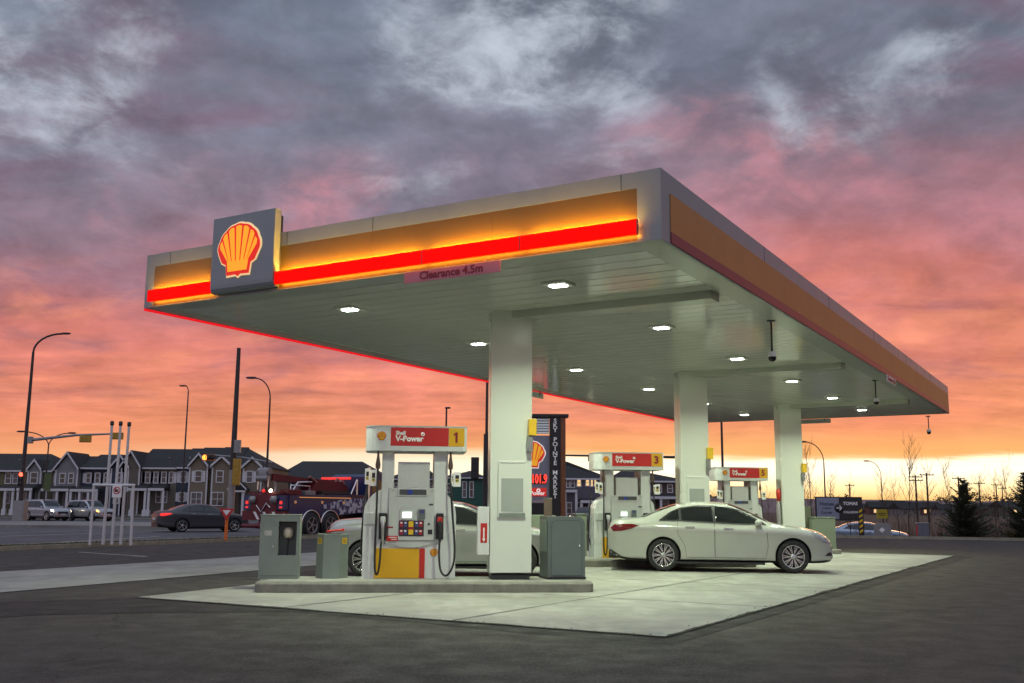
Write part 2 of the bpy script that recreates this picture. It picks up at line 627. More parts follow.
# ------------------------------------------------------------------ ground materials
def ground_mat(name, base, dark, light, agg=True, joint=False, rough=.85, bump=.35):
    m = bpy.data.materials.new(name)
    m.use_nodes = True
    nt = m.node_tree
    N, L = nt.nodes, nt.links
    b = N['Principled BSDF']
    tc = N.new('ShaderNodeTexCoord')
    src = tc.outputs['Object']

    def noi(scale, detail=6, rough=.6, stretch=None, rot=0):
        s_ = src
        if stretch:
            mp = N.new('ShaderNodeMapping')
            mp.inputs['Scale'].default_value = stretch
            mp.inputs['Rotation'].default_value = (0, 0, rot)
            L.new(src, mp.inputs['Vector'])
            s_ = mp.outputs['Vector']
        n = N.new('ShaderNodeTexNoise')
        n.inputs['Scale'].default_value = scale
        n.inputs['Detail'].default_value = detail
        n.inputs['Roughness'].default_value = rough
        L.new(s_, n.inputs['Vector'])
        return n.outputs['Fac']

    def rmp(v, a, b_, c=0., d=1.):
        n = N.new('ShaderNodeMapRange')
        n.interpolation_type = 'SMOOTHSTEP'
        L.new(v, n.inputs['Value'])
        for k_, x in (('From Min', a), ('From Max', b_), ('To Min', c), ('To Max', d)):
            n.inputs[k_].default_value = x
        return n.outputs['Result']

    def mix(f, a, b_):
        n = N.new('ShaderNodeMix')
        n.data_type = 'RGBA'
        if isinstance(f, float):
            n.inputs['Factor'].default_value = f
        else:
            L.new(f, n.inputs['Factor'])
        for k_, q in (('A', a), ('B', b_)):
            s_ = [i for i in n.inputs if i.name == k_ and i.type == 'RGBA'][0]
            if isinstance(q, tuple):
                s_.default_value = (*q, 1)
            else:
                L.new(q, s_)
        return [o for o in n.outputs if o.type == 'RGBA'][0]

    c = mix(rmp(noi(.35, 5, .6), .35, .65), dark, base)
    c = mix(rmp(noi(1.6, 8, .65, (1, .35, 1), R(30)), .45, .72, 0, .7), c, light)
    c = mix(rmp(noi(5.5, 8, .7), .56, .74, 0, .45), c, dark)
    if agg:
        v = N.new('ShaderNodeTexVoronoi')
        v.inputs['Scale'].default_value = 70
        L.new(src, v.inputs['Vector'])
        sp_ = N.new('ShaderNodeSeparateColor')
        L.new(v.outputs['Color'], sp_.inputs[0])
        c = mix(rmp(sp_.outputs[0], .72, .95, 0, .55), c, tuple(min(1, x * 2.2) for x in light))
        c = mix(rmp(sp_.outputs[1], .65, .95, 0, .6), c, tuple(x * .5 for x in dark))
        # old cracks, filled with tar in places
        mp = N.new('ShaderNodeMapping')
        L.new(src, mp.inputs['Vector'])
        wv = N.new('ShaderNodeTexNoise'); wv.inputs['Scale'].default_value = .9; wv.inputs['Detail'].default_value = 5
        L.new(src, wv.inputs['Vector'])
        ad = N.new('ShaderNodeVectorMath'); ad.operation = 'MULTIPLY_ADD'
        ad.inputs[1].default_value = (1.6, 1.6, 0)
        L.new(wv.outputs['Color'], ad.inputs[0]); L.new(mp.outputs['Vector'], ad.inputs[2])
        vc = N.new('ShaderNodeTexVoronoi'); vc.feature = 'DISTANCE_TO_EDGE'; vc.inputs['Scale'].default_value = .16
        L.new(ad.outputs[0], vc.inputs['Vector'])
        ck = rmp(vc.outputs['Distance'], .0035, .0018)
        mu = N.new('ShaderNodeMath'); mu.operation = 'MULTIPLY'
        L.new(ck, mu.inputs[0]); L.new(rmp(noi(.22, 3), .42, .56, 0, .85), mu.inputs[1])
        c = mix(mu.outputs[0], c, tuple(x * .3 for x in dark))
        # pale dusty wheel lanes
        c = mix(rmp(noi(.55, 4, .6, (1, .10, 1), R(-30)), .52, .72, 0, .45), c, tuple(x * 1.1 for x in light))
    else:
        c = mix(rmp(noi(45, 3, .7), .5, .7, 0, .25), c, dark)
        # oil drips and tyre rubbing
        vo = N.new('ShaderNodeTexVoronoi'); vo.inputs['Scale'].default_value = 1.15
        L.new(src, vo.inputs['Vector'])
        mu = N.new('ShaderNodeMath'); mu.operation = 'MULTIPLY'
        L.new(rmp(vo.outputs['Distance'], .20, .05), mu.inputs[0]); L.new(rmp(noi(.8, 4), .52, .66, 0, .6), mu.inputs[1])
        c = mix(mu.outputs[0], c, tuple(x * .4 for x in dark))
        c = mix(rmp(noi(.9, 5, .65, (.12, 1.3, 1), R(4)), .54, .72, 0, .5), c, tuple(x * .62 for x in dark))
    L.new(c, b.inputs['Base Color'])
    rr = rmp(noi(2.2, 6, .6), .3, .7, rough - .18, min(1, rough + .08))
    L.new(rr, b.inputs['Roughness'])
    b.inputs['Specular IOR Level'].default_value = .35
    bp = N.new('ShaderNodeBump')
    bp.inputs['Strength'].default_value = bump
    bp.inputs['Distance'].default_value = .012
    hb = noi(70 if agg else 90, 3, .7)
    L.new(hb, bp.inputs['Height'])
    L.new(bp.outputs['Normal'], b.inputs['Normal'])
    return m


M_asphalt = ground_mat('parking_asphalt', (.043, .040, .032), (.031, .029, .0235), (.058, .053, .042))
M_asphalt_dark = ground_mat('dark_asphalt', (.019, .018, .016), (.014, .013, .012), (.026, .024, .021))
M_road = ground_mat('road_asphalt', (.085, .085, .088), (.06, .06, .064), (.12, .12, .12))
M_concrete = ground_mat('pad_concrete', (.30, .30, .265), (.225, .225, .195), (.39, .39, .345), agg=False, rough=.72, bump=.15)
M_dirt = ground_mat('dry_ground', (.075, .055, .035), (.045, .034, .024), (.12, .09, .055), agg=False, rough=.95, bump=.6)
M_grass = ground_mat('dull_grass', (.035, .042, .018), (.022, .026, .012), (.07, .066, .03), agg=False, rough=.95, bump=.8)
M_sidewalk = ground_mat('sidewalk_concrete', (.24, .23, .21), (.18, .17, .155), (.30, .29, .26), agg=False, rough=.85, bump=.2)
M_paint = mat('worn_road_paint', (.50, .47, .36), .7, var=.35, vscale=6)

# ---- boundary lines of the lot
LK0, LK1 = gnd(0, 551), gnd(255, 541)                 # left kerb line
ldir = (LK1 - LK0).normalized()
lnrm = Vector((-ldir.y, ldir.x, 0))                    # towards the road (left)
BK0 = Vector((16.4, 51.4, 0))                          # back kerb line
bdir = Vector((-.936, .352, 0)).normalized()
bnrm = Vector((.352, .936, 0)).normalized()
den_ = ldir.x * (-bdir.y) + bdir.x * ldir.y
dq = BK0 - LK0
tt = (dq.x * (-bdir.y) + bdir.x * dq.y) / den_
LC = LK0 + ldir * tt                                   # far corner of the lot


def smooth(a, b, x):
    t = max(0, min(1, (x - a) / (b - a)))
    return t * t * (3 - 2 * t)


def terr(x, y):
    d = (Vector((x, y, 0)) - BK0).dot(bnrm)
    dl = (Vector((x, y, 0)) - LK0).dot(lnrm)
    k = smooth(1.6, 7, d) * smooth(1, 9, -dl)
    return -.10 - .70 * k


gx = [-1500, -900, -500, -300, -200, -140, -100, -70, -50, -35, -25] + [-20 + i * 2.0 for i in range(56)] + [100, 120, 150, 200, 300, 450, 700, 1100, 1700]
gy = [-120, -60, -20, 0, 10, 20, 30, 36] + [40 + i * 1.0 for i in range(42)] + [85, 90, 100, 115, 130, 160, 200, 280, 400, 600, 900, 1300, 1900]
mb = MB()
mb.add([(x, y, terr(x, y)) for y in gy for x in gx],
       [(j * len(gx) + i, j * len(gx) + i + 1, (j + 1) * len(gx) + i + 1, (j + 1) * len(gx) + i) for j in range(len(gy) - 1) for i in range(len(gx) - 1)], True)
tag(mb.build('ground', M_dirt), kind='structure')

lot = [LK0 - ldir * 70, LC, BK0 - bdir * 55, BK0 - bdir * 55 - Vector((0, 90, 0))]
mb = MB(); mb.slab([(p.x, p.y) for p in lot], -.12, 0)
tag(mb.build('parking_lot', M_asphalt), kind='structure')
# darker asphalt strips along the pad
pad_l, pad_r, pad_b = can(-8.31, -1.17), can(0.02, -1.17), can(.02, 22.4)
pad = [gnd(135, 598), gnd(665, 638), gnd(955, 556), gnd(955, 556) - CX_ * 9.6, ]
pad[3] = pad[2] - CX_ * 8.31
v_l = (gnd(253, 585) - pad[0]).normalized()
# left pad edge leads away behind the island
pad = [pad[0], pad[1], pad[2], pad[2] - CX_ * 10.5, pad[0] + v_l * 14]
mb = MB(); mb.sheet([(p.x, p.y) for p in pad], .010)
tag(mb.build('concrete_pad', M_concrete), kind='structure')
dk = [gnd(-60, 604), gnd(135, 598), gnd(665, 638), gnd(955, 556), gnd(975, 556.5), gnd(672, 645), gnd(520, 633), gnd(400, 621), gnd(290, 612), gnd(150, 613), gnd(40, 615), gnd(-60, 622)]
mb = MB(); mb.sheet([(p.x, p.y) for p in dk], .004)
tag(mb.build('asphalt_patch', M_asphalt_dark), kind='structure')
st = [gnd(-80, 577), gnd(310, 553), gnd(420, 547), gnd(420, 556), gnd(255, 571), gnd(-80, 600)]
mb = MB(); mb.sheet([(p.x, p.y) for p in st], .010)
tag(mb.build('concrete_strip', M_concrete), kind='structure')
# asphalt crumbs and tar smeared over the pad edge
rnd = random.Random(3)
mb = MB()
for (a, b) in ((pad[0], pad[1]), (pad[1], pad[2])):
    L_ = (b - a).length
    d = (b - a) / L_
    nn = Vector((-d.y, d.x, 0))
    m_ = int(L_ / .10)
    inner, outer = [], []
    for k in range(m_ + 1):
        q = a + d * (L_ * k / m_)
        w_ = .015 + .10 * max(0, noise.noise(Vector((k * .13, 2.2, a.x)))) + .05 * max(0, noise.noise(Vector((k * .6, 5.2, a.x))))
        inner.append(tuple((q + nn * w_).xy)); outer.append(tuple((q - nn * .03).xy))
    for k in range(m_):
        mb.sheet([outer[k], outer[k + 1], inner[k + 1], inner[k]], .0145)
    for k in range(90):
        q = a + d * rnd.uniform(0, L_) + nn * abs(rnd.gauss(0, .07))
        r_ = rnd.uniform(.004, .013)
        an = rnd.uniform(0, PI)
        mb.slab([tuple((q + Vector((math.cos(an + t_), math.sin(an + t_), 0)) * r_ * rnd.uniform(.6, 1.2)).xy) for t_ in (0, 1.2, 2.3, 3.4, 4.6)], .0105, .0105 + r_ * .5)
tag(mb.build('pad_edge_tar', M_asphalt_dark), kind='structure')
# saw-cut joints on the pad
M_joint = mat('joint_sealant', (.045, .044, .04), .8, var=.3, vscale=4)
mb = MB()


def strip(mb, a, b, w, z):
    d = (b - a).normalized()
    n = Vector((-d.y, d.x, 0)) * w / 2
    mb.sheet([tuple((a - n).xy), tuple((b - n).xy), tuple((b + n).xy), tuple((a + n).xy)], z)


for k in range(1, 6):
    a = pad[1] + (pad[2] - pad[1]) * (k / 6)
    strip(mb, a, a - CX_ * 9.0, .03, .0145)
for k in (.33, .66):
    a = pad[1] - CX_ * 8.3 * k
    strip(mb, a, a + CY_ * 22, .03, .0145)
tag(mb.build('pad_joints', M_joint), kind='structure')

# road left of the lot, verge, kerbs
def along(s_, off): return LK0 + ldir * s_ + lnrm * off


road = [along(-70, 1.47), along(tt + 41, 1.47), Vector((14, 96, 0)), Vector((-160, 92, 0)), Vector((-160, -30, 0))]
mb = MB(); mb.sheet([(p.x, p.y) for p in road], -.02)
tag(mb.build('road', M_road), kind='structure')
mb = MB(); q = [along(-70, .17), along(tt - .2, .17), along(tt - .2, 1.3), along(-70, 1.3)]
mb.slab([(p.x, p.y) for p in q], -.1, .10)
tag(mb.build('grass_verge', M_grass), kind='structure')
mb = MB()
for o0, o1 in ((0.0, .16), (1.31, 1.46)):
    q = [along(-70, o0), along(tt - .1, o0), along(tt - .1, o1), along(-70, o1)]
    mb.slab([(p.x, p.y) for p in q], -.1, .13)
q = [LC + bdir * 0, BK0 - bdir * 55, BK0 - bdir * 55 + bnrm * .18, LC + bnrm * .18]
mb.slab([(p.x, p.y) for p in q], -.15, .14)
tag(mb.build('kerbs', mat('pale_kerb', (.30, .28, .20), .85, var=.2, vscale=4)), kind='structure')
mb = MB(); q = [LC + bnrm * .19, BK0 - bdir * 55 + bnrm * .19, BK0 - bdir * 55 + bnrm * 1.5, LC + bnrm * 1.5]
mb.slab([(p.x, p.y) for p in q], -.3, .08)
tag(mb.build('planting_strip', M_dirt), kind='structure')
# median across the road on the left, lane lines
mA, mB_ = gnd(-60, 526.0), gnd(188, 526.5)
mb = MB()
q = [gnd(-80, 526.4), gnd(200, 529), gnd(236, 526), gnd(120, 523.5), gnd(-80, 522.8)]
mb.slab([(p.x, p.y) for p in q], -.1, .14)
tag(mb.build('median', M_sidewalk), kind='structure')
mb = MB()
for a, b in (((-40, 537.5), (190, 529.5)), ((-40, 533.5), (150, 528.8)), ((60, 541.8), (160, 536.0))):
    strip(mb, gnd(*a), gnd(*b), .14, -.0155)
for a, b in (((78, 552.2), (147, 556.6)), ((147, 556.6), (132, 556.9))):
    strip(mb, gnd(*a), gnd(*b), .09, .006)
tag(mb.build('painted_lines', M_paint), kind='structure')
mb = MB(); mb.slab([(-170, 95), (20, 98), (20, 101), (-170, 98)], -.12, .13)
tag(mb.build('sidewalk', M_sidewalk), kind='structure')
mb = MB(); mb.slab([(-170, 98.1), (20, 101.1), (26, 150), (-170, 150)], -.2, .12)
tag(mb.build('lawn', M_grass), kind='structure')
# low road behind the back kerb, on the right
q = [BK0 + bnrm * 9 + bdir * 3, BK0 + bnrm * 9 - bdir * 60, BK0 + bnrm * 16 - bdir * 60, BK0 + bnrm * 16 + bdir * 3]
mb = MB(); mb.sheet([(p.x, p.y) for p in q], -.785)
tag(mb.build('lower_road', M_road), kind='structure')
# far rise that makes the horizon on the right
M_hill = mat('haze_pale_hill', (.17, .12, .11), .95, var=.25, vscale=.02)  # colour lightened to stand in for distant haze
mb = MB(); n = 90; vs = []
for i in range(n + 1):
    x = -300 + i * 16.0
    h = 10.3 + 1.6 * noise.noise(Vector((x * .004, 3.3, 0))) + .7 * noise.noise(Vector((x * .02, 1.3, 0))) + .35 * noise.noise(Vector((x * .09, 7, 0)))
    vs += [(x, 560, -1.5), (x, 640, h * .55), (x, 820, h), (x, 1100, h - 6)]
fs = []
for i in range(n):
    for j in range(3):
        fs.append((i * 4 + j, (i + 1) * 4 + j, (i + 1) * 4 + j + 1, i * 4 + j + 1))
mb.add(vs, fs, True)
tag(mb.build('hills', M_hill), kind='structure')

# ------------------------------------------------------------------ the canopy
canopy = thing('fuel_canopy', 'wide flat grey and yellow fuel station canopy on three white columns', 'canopy', A0, CY)
# soffit pans running across
mb = MB()
pitch = .40
y = .12
while y < LL - .12:
    y2 = min(y + pitch, LL - .12)
    q_ = (y2 - y) / .40
    prof = [(y, HC + .022), (y + .008, HC + .0006), (y + .09 * q_, HC), (y + .19 * q_, HC + .0005), (y + .29 * q_, HC), (y2 - .020, HC + .0006), (y2 - .012, HC + .022), (y2, HC + .022)]
    for (a, b) in zip(prof[:-1], prof[1:]):
        mb.quad((-LW + .12, a[0], a[1]), (-LW + .12, b[0], b[1]), (-.12, b[0], b[1]), (-.12, a[0], a[1]))
    y = y2
mb.build('soffit', M_soffit, canopy)
mb = MB()
w = .42
mb.bx(-LW + .04, -LW + w, .04, LL - .04, HC - .012, HC + .02)
mb.bx(-w, -.04, .04, LL - .04, HC - .012, HC + .02)
mb.bx(-LW + w, -w, .04, w, HC - .010, HC + .02)
mb.bx(-LW + w, -w, LL - w, LL - .04, HC - .010, HC + .02)
mb.build('soffit_trim', M_soffit_trim, canopy)
# cross beams at the column lines
for yy in (3.45, 12.35, 21.25):
    mb = MB()
    mb.bx(-4.55, -.5, yy - .19, yy + .19, HC - .13, HC + .02)
    mb.build('beam', M_soffit_trim, canopy)
# roof deck and cladding band
FT = HC + .92
mb = MB(); mb.bx(-LW + .06, -.06, .06, LL - .06, FT - .12, FT - .04)
mb.build('roof_deck', M_galv, canopy)


def cladding():
    """grey aluminium band with openings for the yellow panels, four sides"""
    mb = MB()
    th = .05
    # front: y from 0 (face) back to th
    def front(x0, x1, z0, z1): mb.bx(x0, x1, 0, th, HC + z0, HC + z1)
    front(-LW, 0, .70, .92)
    front(-LW, 0, -.015, 0.0)
    front(-.33, 0, 0.0, .70)
    front(-LW, -9.33, 0.0, .70)
    front(-7.79, -6.43, 0, .70)
    # back
    mb.bx(-LW, 0, LL - th, LL, HC - .015, FT)
    # right
    mb.bx(-th, 0, th, LL - th, HC + .655, FT)
    mb.bx(-th, 0, th, LL - th, HC - .015, HC + .0)
    mb.bx(-th, 0, th, .30, HC, HC + .655)
    mb.bx(-th, 0, LL - .15, LL - th, HC, HC + .655)
    # left
    mb.bx(-LW, -LW + th, th, LL - th, HC + .70, FT)
    mb.bx(-LW, -LW + th, th, LL - th, HC - .015, HC)
    mb.bx(-LW, -LW + th, th, .3, HC, HC + .70)
    mb.bx(-LW, -LW + th, LL - .3, LL - th, HC, HC + .70)
    # inner closing
    mb.bx(-LW + .12, -.12, .10, .12, HC + .03, FT - .13)
    return mb


cladding().build('cladding', M_gray_clad, canopy)
# thin seams in the cladding
M_seam = mat('panel_seam', (.06, .065, .07), .6)
mb = MB()
for x in (-.55, -4.6, -6.3, -8.95):
    mb.bx(x - .006, x + .006, -.003, .0, HC + .70, HC + .915)
for y in (4.5, 9.0, 13.5, 18, 22.5):
    mb.bx(0, .003, y - .006, y + .006, HC + .66, HC + .915)
mb.build('cladding_seam', M_seam, canopy)
# front yellow panels, each in two or three sheets
for (x0, x1) in ((-6.43, -4.62), (-4.615, -2.50), (-2.495, -.33), (-9.33, -7.79)):
    mb = MB(); mb.bx(x0, x1, .003, .045, HC + .0, HC + .70)
    mb.build('fascia_panel', M_yellow_panel, canopy)


def light_bar(x0, x1):
    mb = MB()
    pr = [(-.115, .062), (-.12, .09), (-.12, .225), (-.115, .258), (-.07, .258), (-.07, .062)]
    mb.v = []
    vs = [(x0, a, HC + b) for a, b in pr] + [(x1, a, HC + b) for a, b in pr]
    n = len(pr)
    fs = [list(range(n))[::-1], list(range(n, 2 * n))] + [(i, n + i, n + (i + 1) % n, (i + 1) % n) for i in range(n)]
    mb.add(vs, fs)
    o = mb.build('light_bar', M_red_glow, canopy)
    m2 = MB()
    m2.bx(x0 + .07, x1 - .09, -.062, -.026, HC + .20, HC + .206)
    m2.build('amber_strip', M_warm_led, o)
    m3 = MB()
    m3.bx(x0 + .02, x1 - .02, -.075, -.03, HC + .19, HC + .198)
    m3.build('bracket', M_dark, o)
    m5 = MB()
    m5.bx(x0 + .02, x1 - .02, -.066, -.058, HC + .066, HC + .085)
    m5.build('amber_strip', M_warm_dim, o)
    for x in (x0, x1):
        m4 = MB()
        m4.bx(x - .004, x + .004, -.121, -.068, HC + .060, HC + .260)
        m4.build('end_cap', M_pump_red, o)


for (x0, x1) in ((-6.425, -3.61), (-3.602, -2.0), (-1.992, -.29), (-9.33, -7.80)):
    light_bar(x0, x1)
# right fascia: unlit orange band over a dark red band
for (y0, y1) in ((.30, 6.7), (6.705, 13.2), (13.205, 19.7), (19.705, LL - .15)):
    mb = MB(); mb.bx(-.03, .012, y0, y1, HC + .145, HC + .655)
    mb.build('fascia_panel', M_yellow_dull, canopy)
    mb = MB(); mb.bx(-.03, .014, y0, y1, HC + .0, HC + .145)
    mb.build('red_band', M_maroon, canopy)
# left fascia: yellow panel and red light line hanging a little below the edge
mb = MB(); mb.bx(-LW + .01, -LW + .03, .3, LL - .3, HC, HC + .70)
mb.build('fascia_panel', M_yellow_panel, canopy)
mb = MB(); mb.bx(-LW - .12, -LW - .02, .10, LL - .4, HC - .032, HC + .16)
mb.build('light_bar', M_red_line, canopy)

# columns
for i in range(3):
    c = Vector((-4.25, 3.5 + 8.9 * i, 0))
    mb = MB()
    M = Matrix.Translation(c) @ Matrix.Rotation(IROT - CY, 4, 'Z')
    mb.M = M
    mb.box((0, 0, (HC + .17) / 2 + .06), (.70, .58, HC - .17 - .11), 0, .012)
    o = mb.build('column', M_column, canopy)
    m2 = MB(); m2.M = M
    m2.box((0, 0, .17 + .04), (.64, .52, .085))
    m2.build('base_plate', M_dark, o)
    m3 = MB(); m3.M = M
    m3.bx(-.353, -.351, -.10, -.094, .3, 4.6)
    m3.build('panel_joint', M_seam, o)

# ceiling lights under the canopy: twelve fixtures
M_led = emat('white_led', (.93, 1.0, .86), 34)
M_fixture = mat('white_fixture', (.7, .72, .66), .4)
rows = [1.70, 5.84, 10.32, 14.88, 19.4, 23.6]
first = None
where = ['nearest the front edge', 'second from the front', 'third from the front', 'fourth from the front', 'fifth from the front', 'nearest the back edge']
for i, yy in enumerate(rows):
    for j, xx in enumerate((-2.36, -6.39)):
        p = can(xx, yy, HC)
        lab = 'square white canopy light, %s in the %s row' % (where[i], 'right' if j == 0 else 'left')
        if first is None:
            t = thing('ceiling_light', lab, 'ceiling light', p, CY, 'lights under the canopy')
            mb = MB(); mb.box((0, 0, -.018), (.40, .40, .044), 0, .01); mb.build('housing', M_fixture, t)
            mb = MB()
            for a in range(4):
                for b in range(2):
                    mb.box((-.10 + .066 * a, -.045 + .09 * b, -.044), (.046, .06, .012))
            mb.build('lens', M_led, t)
            first = t
        else:
            dup(first, p, None, lab)
        ld = bpy.data.lights.new('canopy_lamp', 'AREA')
        ld.shape = 'SQUARE'
        ld.size = .38
        ld.energy = 122
        ld.spread = R(140)
        ld.color = (.88, 1.0, .73)
        lo = bpy.data.objects.new('canopy_lamp', ld)
        COL.objects.link(lo)
        lo.location = p + Vector((0, 0, -.06))


# ------------------------------------------------------------------ scallop emblem
def shell_outline(w, h):
    pts = [(-.27, -.47), (-.06, -.46), (0, -.50), (.06, -.46), (.27, -.47), (.30, -.27), (.40, -.22), (.485, -.06)]
    n = 7
    a0, a1 = R(-2), R(182)
    for i in range(n):
        for k in range(5):
            t = (i + k / 5) / n
            a = a0 + (a1 - a0) * t
            r = .485 + .012 * math.sin(PI * k / 5)
            pts.append((r * math.cos(a) * 1.05, r * math.sin(a) * .98))
    pts += [(-.485, -.06), (-.40, -.22), (-.30, -.27)]
    return [(x * w, z * h) for x, z in pts]


def shell_rays(w, h):
    polys = []
    n = 7
    a0, a1 = R(4), R(176)
    for i in range(n):
        b0 = a0 + (a1 - a0) * (i + .13) / n
        b1 = a0 + (a1 - a0) * (i + .87) / n
        xi0 = .23 * math.cos(b0) * 1.1
        xi1 = .23 * math.cos(b1) * 1.1
        ro = .437
        mid = (b0 + b1) / 2
        polys.append([(xi1 * w, -.22 * h), (xi0 * w, -.22 * h), (ro * math.cos(b0) * 1.05 * w, ro * math.sin(b0) * h),
                      (ro * 1.05 * math.cos(mid) * 1.05 * w, ro * 1.04 * math.sin(mid) * h),
                      (ro * math.cos(b1) * 1.05 * w, ro * math.sin(b1) * h)])
    polys.append([(-.235 * w, -.405 * h), (.235 * w, -.405 * h), (.262 * w, -.215 * h), (-.262 * w, -.215 * h)])
    return polys


def emblem(parent, x, y, z, w, h, m_red, m_yel, depth=.03, halo=None, M=None):
    """scallop emblem facing -Y with its back at y"""
    mb = MB()
    if M: mb.M = M
    mb.prism([(x + a, z + b) for a, b in shell_outline(w, h)], y - depth, y)
    o = mb.build('shell_emblem', m_red, parent)
    m2 = MB()
    if M: m2.M = M
    for p in shell_rays(w, h):
        m2.prism([(x + a, z + b) for a, b in p], y - depth - max(.003, depth * .15), y - depth * .5)
    m2.build('emblem_rays', m_yel, o)
    if halo:
        m3 = MB()
        if M: m3.M = M
        m3.prism([(x + a * 1.075, z + b * 1.075) for a, b in shell_outline(w, h)], y - depth * .35, y + .002)
        m3.build('emblem_halo', halo, o)
    return o


M_shell_red = mat('lit_red_acrylic', (.4, .008, .004), .5, emit=(1, .02, .01), estr=.62)
M_shell_yel = mat('lit_yellow_acrylic', (.5, .2, .01), .4, emit=(1, .34, .008), estr=.95)
M_shell_halo = mat('lit_edge_acrylic', (.8, .7, .4), .3, emit=(1, .72, .32), estr=.6)
sg = thing('emblem_sign', 'raised grey square sign with lit yellow and red scallop shell on the canopy front', 'sign', can(-7.11, 0), CY)
mb = MB()
# face with rounded lower front edge
prof = [(-.155, 1.285), (-.155, .16), (-.150, .10), (-.13, .055), (-.09, .03), (-.02, .03), (-.02, 1.285)]
vs = [(-.68, a, HC + b) for a, b in prof] + [(.68, a, HC + b) for a, b in prof]
n = len(prof)
mb.add(vs, [list(range(n))[::-1], list(range(n, 2 * n))] + [(i, n + i, n + (i + 1) % n, (i + 1) % n) for i in range(n)])
mb.build('sign_box', M_gray_clad, sg)
mb = MB(); mb.bx(-.6, .62, -.018, .09, HC + .925, HC + 1.22); mb.build('back_frame', M_dark, sg)
emblem(sg, -.06, -.155, HC + .70, .88, .88, M_shell_red, M_shell_yel, .032, M_shell_halo)

# ------------------------------------------------------------------ clearance boards
M_board = mat('pink_board', (.58, .20, .23), .45, var=.12, vscale=2)
M_board_w = mat('white_board', (.6, .6, .58), .5)


def clearance(label, loc, rz, w, h, face, ink, words):
    t = thing('clearance_sign', label, 'sign', loc, rz, 'clearance boards on the canopy edges')
    mb = MB(); mb.bx(-w / 2, w / 2, -.02, .0, -h, 0, .004); mb.build('board', face, t)
    mb = MB(); text(mb, words, 0, -.025, -h * .5, h * .98, bold=.005, sx=1.05)
    mb.build('lettering', ink, t)
    mb = MB()
    for x in (-w * .35, w * .35):
        mb.bx(x - .015, x + .015, 0.001, .02, -h * .5, .03)
    mb.build('bracket', M_galv, t)
    return t


clearance('pink board reading Clearance 4.5m under the front canopy edge', can(-3.15, -.03, HC - .02), CY, 1.62, .165, M_board, M_red_ink, 'Clearance 4.5m')
clearance('grey back of a height board under the left canopy edge behind the first column', can(-LW + .05, 13.6, HC - .05), CY - PI / 2, 1.5, .165, M_board_w, M_red_ink, 'Clearance 4.5m')
clearance('grey back of a height board under the far canopy edge beside the third column', can(-4.75, LL - .02, HC - .03), CY + PI, 1.4, .165, M_board_w, M_red_ink, 'Clearance 4.5m')
clearance('small white height board under the right canopy edge', can(.01, 15.4, HC - .0), CY + PI / 2, 1.2, .165, M_board_w, M_red_ink, 'Clearance 4.5m')

# cameras hanging from the canopy
for lab, (px, py), ln in (('dome camera hanging on a rod from the middle of the canopy', (771, 320), .60),
                          ('dome camera on a rod beside the small white height board', (875, 380), .5),
                          ('dome camera on a rod at the far right corner of the canopy', (928, 416), .5)):
    p = gnd(px, py, HC)
    t = thing('security_camera', lab, 'camera', p, 0, 'cameras under the canopy')
    mb = MB(); mb.tube([(0, 0, .0), (0, 0, -ln)], .018, 8); mb.box((0, 0, -.01), (.12, .12, .03)); mb.build('rod', M_darkpole, t)
    mb = MB(); mb.lathe([(0, -ln + .03), (.06, -ln + .02), (.075, -ln - .03), (.075, -ln - .07)], 16); mb.build('housing', M_white_metal, t)
    mb = MB(); mb.lathe([(.072, -ln - .07), (.065, -ln - .12), (.04, -ln - .15), (0, -ln - .16)], 16); mb.build('dome', M_glass_dark, t)

# ------------------------------------------------------------------ pump islands
ISL = [c + Vector((0, 0, 0)) for c in COLS]


def isl(i, u, v, z=0.0):
    c = ISL[i]
    return Vector((c.x + u * math.cos(IROT) - v * math.sin(IROT), c.y + u * math.sin(IROT) + v * math.cos(IROT), z))


def to_isl(i, p):
    d = p - ISL[i]
    return d.x * math.cos(IROT) + d.y * math.sin(IROT), -d.x * math.sin(IROT) + d.y * math.cos(IROT)


KZ = [.17, .175, .15]                      # island tops; the pad falls a little towards the front
lab = ['concrete island kerb in front carrying pump 1 and two grey boxes', 'concrete island kerb behind the white sedan carrying pump 3', 'concrete island kerb at the third column, farthest of the three']
for i in range(3):
    t = thing('pump_island', lab[i], 'kerb', isl(i, 0, 0, 0), IROT, 'pump islands')
    u0, v0 = to_isl(0, gnd(253, 593.5))
    u1 = 1.32
    v1 = .62
    pts = []
    for cxx, cyy, a0 in ((u1 - .16, v0 + .16, -90), (u1 - .16, v1 - .16, 0), (u0 + .16, v1 - .16, 90), (u0 + .16, v0 + .16, 180)):
        for k in range(6):
            a = R(a0 + 90 * k / 5)
            pts.append((cxx + .16 * math.cos(a), cyy + .16 * math.sin(a)))
    zt = KZ[i]
    n = len(pts)
    ins = []
    cx0, cy0 = (u0 + u1) / 2, (v0 + v1) / 2
    for (x, y) in pts:
        ins.append((x - .025 * (1 if x > cx0 else -1), y - .025 * (1 if y > cy0 else -1)))
    mb = MB()
    mb.add([(x, y, -.05) for x, y in pts] + [(x, y, zt - .03) for x, y in pts] + [(x, y, zt) for x, y in ins],
           [(k, (k + 1) % n, n + (k + 1) % n, n + k) for k in range(n)] + [(n + k, n + (k + 1) % n, 2 * n + (k + 1) % n, 2 * n + k) for k in range(n)] + [list(range(2 * n, 3 * n))])
    mb.build('kerb_block', M_kerb, t)
    mb = MB()
    m = .14
    mb.bx(u0 + m, u1 - m, v0 + m, v1 - m, zt - .02, zt + .004)
    mb.build('island_top', M_concrete, t)

